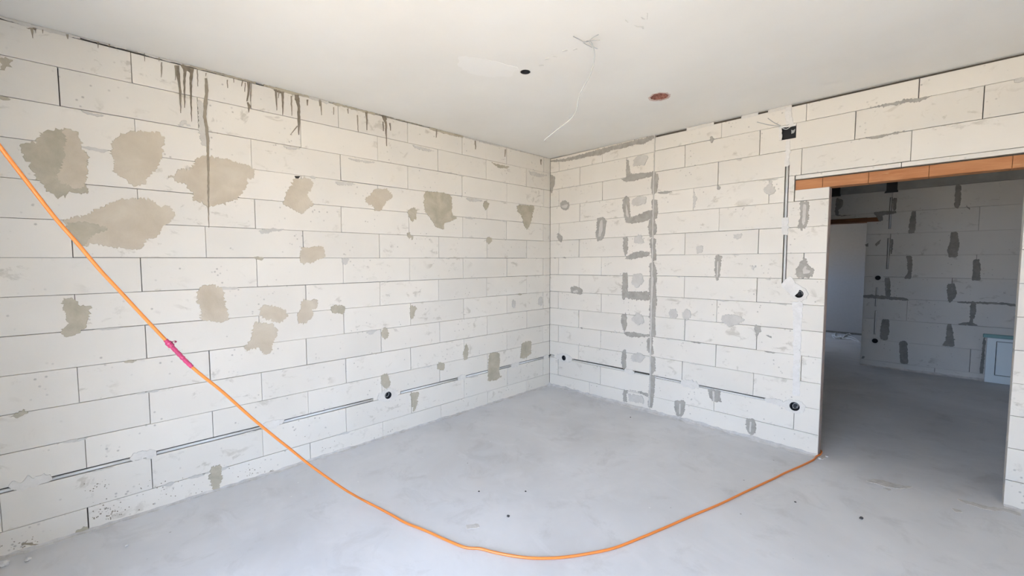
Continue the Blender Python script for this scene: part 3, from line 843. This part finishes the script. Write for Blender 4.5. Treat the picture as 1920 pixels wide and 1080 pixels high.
# plaster over the conduits
dab(WB, 'B', grooveB[1][1] - 0.01, grooveB[2][0] + 0.01, 0.364, 0.022)
dab(WB, 'B', grooveB[2][1] - 0.01, grooveB[3][0] + 0.01, 0.362, 0.032)
def strip(px_l, px_r, m=M_PLASTER, amp=0.005):
    patch(WB, 'B', px_l + px_r[::-1], m, 0.0032, amp, 0.012, 'plaster_strip')
strip([(1472,202),(1473,220),(1473,236)], [(1484,200),(1485,218),(1488,234)])
strip([(1474,262),(1473,285),(1471,312)], [(1482,261),(1481,285),(1479,312)])
strip([(1467,408),(1466,425),(1467,441)], [(1478,407),(1479,424),(1477,441)])
strip([(1463,534),(1478,549),(1489,556)], [(1481,516),(1491,529),(1505,540)])
strip([(1484,566),(1487,590),(1488,640),(1487,700),(1486,742)], [(1506,566),(1504,590),(1502,640),(1499,700),(1500,742)])
plaster_ring(WB, 'B', HB['u'], 0.028, 0.06, 0.055)
plaster_ring(WB, 'B', HB['l'], 0.032, 0.075, 0.055)
dab(WB, 'B', grooveB[3][1] - 0.01, HB['l'][0] - 0.06, 0.356, 0.02)
plaster_ring(WB, 'B', HB['c'], 0.028, 0.12, 0.05)
socket_box('B', HB['u'], 0.031, 'round black socket box at switch height left of the doorway', wires=1, seed=2)
socket_box('B', HB['l'], 0.035, 'round black socket box low on the wall left of the doorway', wires=4, seed=3)
socket_box('B', HB['c'], 0.030, 'round black socket box low on the wall next to the room corner', wires=0, seed=4)

cB = empty('conduit', mapB(1.2, 0.36, 0.012)); tag(cB, 'grey cable conduit in the low groove along the far right wall', 'conduit')
for a, b in grooveB:
    v = GBV[0] + tiltG((a + b) / 2) + 0.0095
    wall_tube('pipe', mapB, [(a + 0.011, v, 0.009), (b - 0.004, v, 0.009)], 0.0078, M_CONDUIT, cB)
cV = empty('conduit', mapB(2.43, 1.3, 0.012)); tag(cV, 'grey vertical conduit in the groove below the square junction box', 'conduit')
for i, (a, b) in enumerate(gv):
    s = sum(GVS) / 2 + 0.006 * i
    wall_tube('pipe', mapB, [(s, a + 0.002, 0.009), (s, b - 0.002, 0.009)], 0.0085, M_CONDUIT, cV)

# square junction box
s0, s1, v0, v1 = BOX
jbx = empty('junction_box', mapB((s0 + s1) / 2, v0, 0)); tag(jbx, 'open square black junction box high on the wall left of the doorway', 'junction box')
bm = bmesh.new()
dd = 0.028
box(bm, s0, s1, dd - 0.002, dd, v0, v1)
for r in ((s0, s0 + 0.003, v0, v1), (s1 - 0.003, s1, v0, v1), (s0, s1, v0, v0 + 0.003), (s0, s1, v1 - 0.003, v1)):
    box(bm, r[0], r[1], -0.003, dd, r[2], r[3])
rel(obj('housing', bm, M_BLACK, jbx))
bm = bmesh.new()
tube(bm, spline([(s0 - 0.01, -0.006, v1 + 0.0), (s0 + 0.015, 0.004, v1 - 0.018), (s0 + 0.035, 0.006, v1 - 0.022), (s0 + 0.055, 0.004, v1 - 0.012), (s0 + 0.06, 0.004, v1 + 0.004)], 5), 0.0028, 6)
rel(obj('wire', bm, M_WIREW, jbx, True))
for k in range(5):
    bm = bmesh.new(); rr = random.Random(k)
    c = (s1 - 0.02, v0 + 0.055)
    tube(bm, spline([(c[0] + rr.uniform(-.014, .012), 0.012 - 0.002 * k, c[1] + rr.uniform(-.018, .018)) for _ in range(5)], 5), 0.0018, 6)
    rel(obj('wire', bm, M_WIREG, jbx, True))
patch(WB, 'B', [(1461,238),(1466,236.5),(1466,262.5),(1461,264)], M_PLASTER, 0.004, 0.002, 0.01, 'plaster_strip', sm=False)
patch(WB, 'B', [(1465,237.5),(1479,235.5),(1491,231),(1494,231),(1492,236),(1478,238.5),(1466,240)], M_PLASTER, 0.004, 0.002, 0.01, 'plaster_strip', sm=False)
for a, b in (((1420,229), (1463,237)), ((1440,222), (1464,236))):
    P = unB(*a); Q = unB(*b)
    bm = bmesh.new(); tube(bm, spline([mapB(P[0], P[1], -0.004), mapB((P[0] + Q[0]) / 2, (P[1] + Q[1]) / 2 - 0.006, -0.006), mapB(Q[0], Q[1], -0.006)], 5), 0.003, 6)
    rel(obj('wire', bm, M_WIREG, jbx, True))

# ------------------------------------------------------------------ screed fillet along the foot of the walls
def fillet(name, pts, n, w0, w1, h0, h1, seed):
    rr = random.Random(seed)
    a, b = Vector(pts[0]), Vector(pts[1]); nn = Vector(n)
    L = (b - a).length; k = int(L / 0.035)
    bm = bmesh.new(); rows = []
    for i in range(k + 1):
        p = a.lerp(b, i / k)
        w = rr.uniform(w0, w1) * (0.8 + 0.5 * noise.noise(p * 3)); h = rr.uniform(h0, h1) * (0.8 + 0.5 * noise.noise(p * 2 + Vector((5, 0, 0))))
        rows.append([bm.verts.new(q) for q in (p + Vector((0, 0, h)) - nn * 0.003, p + Vector((0, 0, h)) + nn * 0.003, p + nn * w * 0.45 + Vector((0, 0, h * 0.35)), p + nn * w + Vector((0, 0, 0.0008)), p + nn * w - Vector((0, 0, 0.002)), p - nn * 0.003 - Vector((0, 0, 0.002)))])
    for p, q in zip(rows, rows[1:]):
        for j in range(6): bm.faces.new((p[j], p[(j + 1) % 6], q[(j + 1) % 6], q[j]))
    bm.faces.new(rows[0]); bm.faces.new(rows[-1])
    return obj(name, bm, M_FILLET, floor)
fillet('screed_edge', ((0, REAR_Y, 0), (0, 0, 0)), (1, 0, 0), 0.02, 0.045, 0.008, 0.02, 1)
fillet('screed_edge', ((0, 0, 0), (DOOR[0], 0, 0)), (0, -1, 0), 0.035, 0.06, 0.022, 0.04, 2)
fillet('screed_edge', ((DOOR[1], 0, 0), (SIDE_X, 0, 0)), (0, -1, 0), 0.03, 0.06, 0.01, 0.03, 3)
# pale plaster smears on the floor at the threshold and in the room
for P in ([(1622,902),(1640,898),(1665,903),(1690,911),(1712,913),(1690,917),(1660,912)], [(1655,915),(1672,918),(1665,920)], [(1786,954),(1800,956),(1805,961),(1792,960)],
          [(1795,935),(1850,950),(1882,953),(1915,962),(1915,968),(1880,958),(1850,956),(1800,940)], [(874,984),(895,982),(899,989),(880,992)],
          [(1520,855),(1535,858),(1545,852),(1552,856),(1540,862),(1528,862)]):
    patch(floor, 'F', P, M_FILLET, 0.0012, 0.008, 0.012, 'plaster_smear')

# ------------------------------------------------------------------ hall behind the doorway
rngC = random.Random(9)
CD = (1.62, 2.533, 2.055)
tC = 0.24
X2 = 6.4
BV = 2.470
WC = slab('wall_hall', 'dim hall wall of large aerated concrete blocks seen through the doorway',
          [(-0.2, CD[0] - 0.012, HALL_Y + 0.03, HALL_Y + tC - 0.03, 0, BV), (CD[1] + 0.012, X2, HALL_Y + 0.03, HALL_Y + tC - 0.03, 0, BV), (CD[0] - 0.012, CD[1] + 0.012, HALL_Y + 0.03, HALL_Y + tC - 0.03, 2.12, BV)], M_BED)
bm = bmesh.new(); box(bm, -0.2, X2, HALL_Y - 0.004, HALL_Y + tC, BV + 0.002, H)
obj('ring_beam', bm, M_BEAM, WC)
GC = [(2.764, 2.790, 1.945, 2.38), (2.762, 2.788, 1.39, 1.82), (2.668, 2.690, 0.46, 0.80), (2.664, 2.686, 0.86, 1.13)]
HC = {'u': unC(1646, 521), 'l': unC(1640.5, 639)}
cutsC = GC + [(c[0] - 0.036, c[0] + 0.036, c[1] - 0.036, c[1] + 0.036) for c in HC.values()]
vb = [0.0] + [0.086 + 0.2985 * k for k in range(8)] + [BV]
for c in range(9):
    v0, v1 = vb[c], vb[c + 1]
    js = ([0.34, 0.95, 1.56, 2.18, 2.79, 3.41, 4.02, 4.63, 5.24, 5.85] if c % 2 == 0 else [0.65, 1.26, 1.87, 2.39, 3.0, 3.612, 4.22, 4.83, 5.44, 6.05])
    if c == 0: js = [0.7, 1.5, 3.3, 4.6]
    z = lambda s: 0
    if v0 < 2.1:
        vt = min(v1, 2.056) if v1 > 2.06 else v1
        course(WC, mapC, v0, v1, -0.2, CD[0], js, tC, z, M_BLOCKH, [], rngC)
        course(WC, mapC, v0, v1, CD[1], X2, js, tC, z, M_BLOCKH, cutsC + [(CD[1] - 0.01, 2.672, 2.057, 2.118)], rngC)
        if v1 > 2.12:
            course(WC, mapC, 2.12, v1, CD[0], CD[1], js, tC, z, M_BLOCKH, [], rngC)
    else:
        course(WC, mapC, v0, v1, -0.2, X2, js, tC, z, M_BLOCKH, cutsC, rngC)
ed = [1.46, 1.72, 1.97, 2.22, 2.45, 2.671]
for a, b in zip(ed, ed[1:]):
    bm = bmesh.new(); box(bm, a + 0.0012, b, HALL_Y - 0.003, HALL_Y + tC - 0.004, 2.058, 2.117)
    obj('lintel_segment', bm, M_TERRAD, WC)
M_GREYH = mat_mortar('hall_grey_mortar', (0.22, 0.21, 0.19), (0.29, 0.28, 0.25), 16, 0.7)
for P in (
 [(1791,348),(1802,347),(1802,378),(1797,392),(1790,388)], [(1710,396),(1718,396),(1716,436),(1703,438),(1704,420)],
 [(1782,435.4),(1794.5,435),(1799,458),(1794.5,482),(1778.6,483),(1776,466),(1782,455.7)], [(1698.7,480),(1710,480),(1710,500),(1709,522.8),(1695.5,522.8),(1702,511),(1701,490)],
 [(1824,487.6),(1838,485.5),(1839,526),(1822,526),(1824,507)], [(1775.6,532),(1790.5,532),(1794.7,553),(1780,569),(1776.6,557.5)],
 [(1820,568),(1831,568),(1829,589.5),(1822.4,604),(1835,611),(1795,608.6),(1807.5,604),(1818,604)], [(1776.6,607.6),(1784,607.6),(1788,628),(1789.4,650),(1765,648),(1773,638)],
 [(1654,598),(1667,599),(1667,615),(1665,638),(1650,636),(1651,615)], [(1686,639.5),(1701,639.5),(1703,683),(1688,681),(1687,662)], [(1658.5,521),(1669,521),(1670,557.5),(1660.6,557.5)],
 [(1618,553),(1640,553),(1700,559),(1705,564),(1660,561),(1618,558)], [(1795,565),(1880,567),(1908,571),(1908,575),(1880,571),(1795,568)],
 [(1638,398),(1655,396),(1680.6,395),(1680.6,400),(1655,403.5),(1656,412),(1650,416),(1640,402)], [(1567.7,370.5),(1580.5,375),(1581.5,385),(1572,394),(1573,403.5),(1600,403.5),(1572,405.6),(1565.6,402)],
 [(1641,458),(1652,448),(1649,456),(1643,462)], [(1675,371),(1682,371),(1680,394),(1674,395)], [(1812,385),(1818,390),(1818,394),(1813,389)], [(1617,668),(1621,669),(1620,672),(1616,672)],
 [(1671,448),(1675,449),(1673,476),(1670,476)], [(1623,458),(1628,456),(1628,462),(1624,462)]):
    patch(WC, 'C', P, M_GREYH, 0.003, 0.006, 0.012)
for c, r, lab, sd_ in ((HC['u'], 0.034, 'small round dark socket box at switch height on the hall wall', 5), (HC['l'], 0.036, 'small round dark socket box low on the hall wall', 6)):
    poly = [(c[0] + 0.06 * math.cos(a), c[1] + 0.055 * math.sin(a)) for a in [k * math.pi / 8 for k in range(16)]]
    hole = [(c[0] + r * .93 * math.cos(a), c[1] + r * .93 * math.sin(a)) for a in [k * math.pi / 12 for k in range(24)]]
    patch(WC, 'C', None, M_BLOCKH, 0.0032, 0.005, 0.012, 'plaster_ring', hole=hole, world=poly, sm=False)
    socket_box('C', c, r, lab, seed=sd_)
cC = empty('conduit', mapC(2.72, 0.4, 0.012)); tag(cC, 'grey vertical conduits in the grooves of the hall wall beside its doorway', 'conduit')
for a, b, c, d in GC:
    wall_tube('pipe', mapC, [((a + b) / 2 + 0.002, c + 0.002, 0.009), ((a + b) / 2 + 0.002, d - 0.002, 0.009)], 0.008, M_CONDUIT, cC)
for s0, s1, v0, v1, lab in ((2.715, 2.848, 2.44, 2.60, 'square black junction box high on the hall wall above the vertical conduit'), (2.08, 2.222, 2.452, 2.60, 'square black junction box high on the hall wall above the brown lintel')):
    j = empty('junction_box', mapC((s0 + s1) / 2, v0, 0)); tag(j, lab, 'junction box')
    bm = bmesh.new()
    y = HALL_Y - 0.03
    box(bm, s0 + 0.01, s1 - 0.01, y + 0.004, HALL_Y - 0.001, v0 + 0.02, v1)
    rel(obj('housing', bm, M_BLACK, j))
    bm = bmesh.new()
    v = [bm.verts.new(p) for p in ((s0 - 0.012, y, v0), (s1, y, v0), (s1, y + 0.006, v0), (s0 - 0.012, y + 0.006, v0), (s0 + 0.006, y, v0 + 0.03), (s1 - 0.002, y, v0 + 0.03), (s1 - 0.002, y + 0.006, v0 + 0.03), (s0 + 0.006, y + 0.006, v0 + 0.03))]
    for f in ((0, 1, 2, 3), (4, 5, 6, 7), (0, 1, 5, 4), (1, 2, 6, 5), (2, 3, 7, 6), (3, 0, 4, 7)): bm.faces.new([v[i] for i in f])
    rel(obj('flange', bm, M_BLACK, j))
# foot strip of the hall wall
bm = bmesh.new()
fillet('screed_edge', ((CD[1], HALL_Y, 0), (X2, HALL_Y, 0)), (0, -1, 0), 0.03, 0.06, 0.02, 0.035, 7)

# distribution cabinet standing against the hall wall
cx0, cx1, cz = 3.745, 4.42, 0.555
cab = empty('cabinet', ((cx0 + cx1) / 2, HALL_Y, 0)); tag(cab, 'low white distribution cabinet with a teal top edge on the hall wall', 'cabinet')
yf = HALL_Y - 0.06
bm = bmesh.new()
fr = 0.075
box(bm, cx0, cx1, yf + 0.02, HALL_Y - 0.001, 0.004, cz)
for r in ((cx0, cx0 + fr, 0.004, cz), (cx1 - fr, cx1, 0.004, cz), (cx0 + fr, cx1 - fr, 0.004, 0.10), (cx0 + fr, cx1 - fr, cz - 0.035, cz)):
    box(bm, r[0], r[1], yf, yf + 0.02, r[2], r[3])
rel(obj('frame', bm, M_CAB, cab))
bm = bmesh.new(); box(bm, cx0 + fr + 0.006, cx1 - fr - 0.006, yf - 0.001, yf + 0.016, 0.106, cz - 0.041)
bmesh.ops.bevel(bm, geom=bm.edges[:], offset=0.002, segments=1, affect='EDGES')
d_ = rel(obj('door', bm, M_CAB, cab))
bm = bmesh.new(); box(bm, cx0 + fr + 0.0005, cx1 - fr - 0.0005, yf + 0.017, yf + 0.0195, 0.1005, cz - 0.0355)
rel(obj('gasket', bm, M_GASKET, cab))
bm = bmesh.new(); box(bm, cx0 - 0.035, cx1 + 0.03, yf + 0.005, HALL_Y - 0.001, cz + 0.001, cz + 0.042)
bmesh.ops.bevel(bm, geom=bm.edges[:], offset=0.003, segments=1, affect='EDGES')
rel(obj('top_trim', bm, M_TEAL, cab))
patch(WC, 'C', None, M_GREYH, 0.002, 0.004, 0.012, 'mortar_patch', world=[(cx0 - 0.045, 0.09), (cx0 - 0.01, 0.09), (cx0 - 0.01, 0.55), (cx0 - 0.03, 0.55)])  # dark strip painted for the shaded niche gap beside the cabinet, not mortar

# outer walls of hall and back room
BACK_Y = 7.12
slab('wall_back', 'smooth grey wall of the room beyond the hall doorway', [(-0.2, X2, BACK_Y, BACK_Y + 0.2, 0, H)], M_SMOOTH)
EW = (5.1, 6.6)
slab('wall_hall_left', 'left end wall of the hall and the room beyond', [(-0.2, 0, TB, HALL_Y, 0, H), (-0.2, 0, HALL_Y + tC, EW[0] + 0.6, 0, H), (-0.2, 0, EW[1], BACK_Y, 0, H), (-0.2, 0, EW[0] + 0.6, EW[1], 1.65, H), (-0.2, 0, EW[0] + 0.6, EW[1], 0, 1.0)], M_SMOOTH)
slab('wall_hall_right', 'right end wall of the hall with a small window opening', [(X2, X2 + 0.2, TB, 1.4, 0, H), (X2, X2 + 0.2, 2.4, BACK_Y, 0, H), (X2, X2 + 0.2, 1.4, 2.4, 1.3, H), (X2, X2 + 0.2, 1.4, 2.4, 0, 1.0)], M_SMOOTH)
portal('hall_daylight', (X2 + 0.1, 1.9, 1.15), 1.0, 0.3, (-1, 0, 0))
slab('wall_hall_near', 'hall wall continuing beside the room', [(SIDE_X + 0.2, X2, -0.1, TB, 0, H)], M_SMOOTH)
portal('back_room_daylight', (-0.05, (EW[0] + 0.6 + EW[1]) / 2, 1.3), 0.9, 0.6, (1, 0, 0))
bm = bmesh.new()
box(bm, 0.02, 3.0, BACK_Y - 0.02, BACK_Y, 0.0, 0.035)  # dark strip stands for the gap along the wall foot, no baseboard
tag(obj('base_strip_back', bm, M_GREYH), 'dark gap strip at the foot of the back room wall', kind='structure')

# white cables lying on the floor of the back room
cbl = empty('cable_bundle', (2.0, 6.3, 0)); tag(cbl, 'tangle of thin white cables on the floor of the room beyond the hall', 'cable')
rr = random.Random(2)
for L in ([(1560,630),(1566,634),(1580,632),(1590,627),(1594,625)], [(1573,635),(1585,634),(1602,638),(1612,642)], [(1566,624),(1565,629),(1568,632),(1578,633)],
          [(1577,629),(1580,634),(1584,628),(1590,626),(1597,628)], [(1590,630),(1600,633),(1608,638),(1614,643)], [(1560,628),(1571,631),(1592,634),(1600,636)], [(1576,634),(1590,636),(1606,637)]):
    pts = [on(x, y, 2, 0.014) for x, y in L]
    bm = bmesh.new(); tube(bm, spline(pts, 5), 0.009, 6)
    rel(obj('cable', bm, M_WIREW, cbl, True))

# ------------------------------------------------------------------ ceiling details
o = empty('socket_box', (sum(p[0] for p in hole_round) / 16, sum(p[1] for p in hole_round) / 16, H)); tag(o, 'black round box hole in the middle of the ceiling', 'socket box')
bm = bmesh.new()
cc = Vector((o.location.x, o.location.y))
prof = [(1.0, 0.001), (0.94, 0.001), (0.92, 0.05), (0.001, 0.05)]
rings = [[bm.verts.new((cc.x + (p[0] - cc.x) * k * 1.01, cc.y + (p[1] - cc.y) * k * 1.01, H + d)) for p in hole_round] for k, d in prof]
for a, b in zip(rings, rings[1:]):
    for i in range(16): bm.faces.new((a[i], a[(i + 1) % 16], b[(i + 1) % 16], b[i]))
rel(obj('cup', bm, M_BLACK, o, True))
ring = [(cc.x + (p[0] - cc.x) * 1.0, cc.y + (p[1] - cc.y) * 1.0) for p in hole_round]
patch(ceiling, 'T', None, M_SCUFF, 0.0008, 0.003, 0.01, 'hole_rim', hole=ring, world=[(cc.x + (p[0] - cc.x) * 1.14, cc.y + (p[1] - cc.y) * 1.14) for p in hole_round], sm=False)

lamp = on(1104, 77, 2, H)
lc = empty('lamp_cable', lamp); tag(lc, 'grey lamp cable hanging curved from the splayed ceiling wires', 'cable')
d0 = (lamp - CAM).dot(fw)
pts = [lamp + Vector((0, 0, 0.01)), at_depth(1109, 82, d0), at_depth(1113, 90, d0), at_depth(1114.5, 102, d0), at_depth(1112.5, 122, d0 + .01), at_depth(1106, 142, d0 + .01), at_depth(1095, 161, d0 + .02), at_depth(1086, 178, d0 + .02),
       at_depth(1083, 192, d0 + .02), at_depth(1080, 208, d0 + .03), at_depth(1069, 224, d0 + .03), at_depth(1046, 242, d0 + .03), at_depth(1026, 258, d0 + .04), at_depth(1020, 264, d0 + .04)]
bm = bmesh.new(); tube(bm, spline(pts, 6), 0.0032, 8)
rel(obj('cable', bm, M_WIREG, lc, True))
for L, dz in (([(1104,77),(1096,79),(1088,75),(1075,68.5)], (0, .012, .004, .02)), ([(1104,77),(1112,76),(1125,75)], (0, .02, .03)), ([(1104,77),(1112,70),(1122,65)], (0, .02, .035)), ([(1104,77),(1112,87),(1120,92)], (0, .012, .02)), ([(1094,80.5),(1102,85),(1110,89)], (.0, .006, .01)), ([(1102,77),(1098,78),(1094,80)], (0, .01, .0))):
    q = [on(x, y, 2, H - z) for (x, y), z in zip(L, dz)]
    bm = bmesh.new(); tube(bm, spline(q, 4), 0.0022, 6)
    rel(obj('wire', bm, M_WIREG, lc, True))

# ------------------------------------------------------------------ orange cord with its pink tape
R = 0.0068
hang = [(0,275),(50,340),(103,408),(144,455),(189,508),(222,543),(260,584),(310,637),(361,689),(417,734.5),(472,783.5),(520,823),(541,839.5),(584,874),(639,913),(665,929)]
fl = [(690,942.5),(731.7,964),(760,980),(798,995),(840,1014),(873,1026.5),(900,1028.7),(923,1034.7),(960,1042),(1000,1046.5),(1050,1045.5),(1100,1038.5),(1150,1028),(1200,1009),(1250,988),(1300,966),(1350,945),(1400,921),(1451.5,897),(1471,887),(1498.7,875),(1512.6,868.5),(1526,861.5),(1532.5,856.5),(1536,846)]
F0 = on(690, 942.5, 2, R)
dF = (F0 - CAM).dot(fw)
L = [0]
for a, b in zip(hang, hang[1:] + [fl[0]]): L.append(L[-1] + math.dist(a, b))
dN = 1.50
P3 = [at_depth(x, y, 1 / (1 / dN + (1 / dF - 1 / dN) * L[i] / L[-1])) for i, (x, y) in enumerate(hang)]
for p in P3: p.z = max(p.z, R)
dirv = (P3[0] - P3[2]).normalized()
ext = []
q = P3[0].copy(); dz = dirv.copy()
while q.z < H - 0.05 and q.y > REAR_Y + 0.1:
    dz = (dz + Vector((0, 0, 0.035))).normalized()
    q = q + dz * 0.15
    ext.append(q.copy())
print('EXT', [tuple(round(c, 2) for c in p) for p in ext])
ext[-1].z = H - 0.02
G3 = [on(x, y, 2, R + 0.0005) for x, y in fl]
tail = [Vector((2.7125, 0.095, R)), Vector((2.702, 0.12, R)), Vector((2.67, 0.15, R)), Vector((2.55, 0.22, R)), Vector((2.2, 0.4, R))]
G3[-2] = Vector((2.7, -0.012, R)); G3[-1] = Vector((2.7125, 0.03, R))
cordroot = empty('extension_cord', G3[0]); tag(cordroot, 'orange cord with a pink taped splice, sagging from upper left to the floor', 'cord')
path = spline(ext[::-1] + P3 + G3 + tail, 5)
bm = bmesh.new(); tube(bm, path, R, 10)
rel(obj('cord', bm, M_CORD, cordroot, True))
bm = bmesh.new()
hk = ext[-1]
tube(bm, spline([Vector((hk.x, hk.y, H + 0.01)), Vector((hk.x, hk.y, H - 0.02)), Vector((hk.x + 0.012, hk.y, H - 0.038)), Vector((hk.x, hk.y, H - 0.052)), Vector((hk.x - 0.014, hk.y, H - 0.04))], 5), 0.0025, 8)
rel(obj('hook', bm, M_GASKET, cordroot, True))
# tape wrap
i0 = min(range(len(path)), key=lambda i: (path[i] - P3[7]).length)
i1 = min(range(len(path)), key=lambda i: (path[i] - at_depth(366, 692, (P3[8] - CAM).dot(fw))).length)
seg = path[i0:i1 + 1]
dense = []
for a, b in zip(seg, seg[1:]):
    for k in range(8): dense.append(a.lerp(b, k / 8))
rr = random.Random(6)
bm = bmesh.new()
tube(bm, dense, [R * (1.15 + 0.25 * ((i * 0.19) % 1) + rr.uniform(0, 0.16) + (0.55 if 3 < i < 10 else 0)) for i in range(len(dense))], 10)
rel(obj('tape_wrap', bm, M_TAPE, cordroot))
t0 = dense[min(7, len(dense) - 1)]
bm = bmesh.new()
loop = [t0 + rt * a * 0.001 + up * b * 0.001 for a, b in ((0, 0), (10, 14), (20, 18), (28, 14), (22, 8), (12, 6), (2, 2))]
lw = fw * 0.006
vv = [(bm.verts.new(p - lw), bm.verts.new(p + lw)) for p in loop]
for a, b in zip(vv, vv[1:]): bm.faces.new((a[0], a[1], b[1], b[0]))
bmesh.ops.solidify(bm, geom=bm.faces[:], thickness=0.0012)
rel(obj('tape_tail', bm, M_TAPE, cordroot))

# ------------------------------------------------------------------ small debris on the floor
def chip(x, y, size, mat, label, seed):
    p = on(x, y, 2, 0.0)
    bm = bmesh.new()
    bmesh.ops.create_icosphere(bm, subdivisions=2, radius=size)
    rr = random.Random(seed)
    for v in bm.verts:
        k = 1 + 0.5 * noise.noise(v.co / size * 1.3 + Vector((seed * 3.1, 0, 0)))
        v.co *= k
        v.co.z *= 0.55
    lo = min(v.co.z for v in bm.verts)
    for v in bm.verts: v.co.z -= lo - 0.0002
    o = obj('rubble_chip', bm, mat)
    o.location = (p.x, p.y, 0.0)
    tag(o, label, 'debris', 'small chips lying on the floor')
chip(953, 969, 0.0085, M_DEBRIS, 'dark chip of rubble in the middle of the floor, nearest the cord', 1)
chip(985.5, 922, 0.0055, M_DEBRIS, 'tiny dark chip on the floor, right-hand of the farther two', 2)
chip(898, 922, 0.0055, M_DEBRIS, 'tiny dark chip on the floor, left-hand of the farther two', 3)
chip(1182, 783, 0.006, M_DEBRIS, 'tiny dark chip on the floor below the grey mortar column', 4)
chip(1491, 942, 0.006, M_DEBRIS, 'tiny dark chip on the floor in front of the doorway, left one', 5)
chip(1615, 973, 0.010, M_DEBRIS, 'dark flat chip on the floor in front of the doorway, right one', 6)
chip(238, 1024, 0.008, M_DEBRISW, 'small white chip on the floor near the left wall', 7)
chip(1536, 861, 0.011, M_DEBRISW, 'white plaster crumb at the foot of the door jamb', 8)
chip(1550, 857, 0.009, M_DEBRISW, 'white plaster crumb just inside the doorway', 9)
chip(979, 787, 0.007, M_DEBRISW, 'small white chip on the far part of the floor', 10)
chip(8, 1062, 0.02, M_DEBRISW, 'pale plaster lump on the floor in the lower left corner', 11)
chip(52, 1052, 0.013, M_DEBRISW, 'small plaster lump at the foot of the left wall', 12)
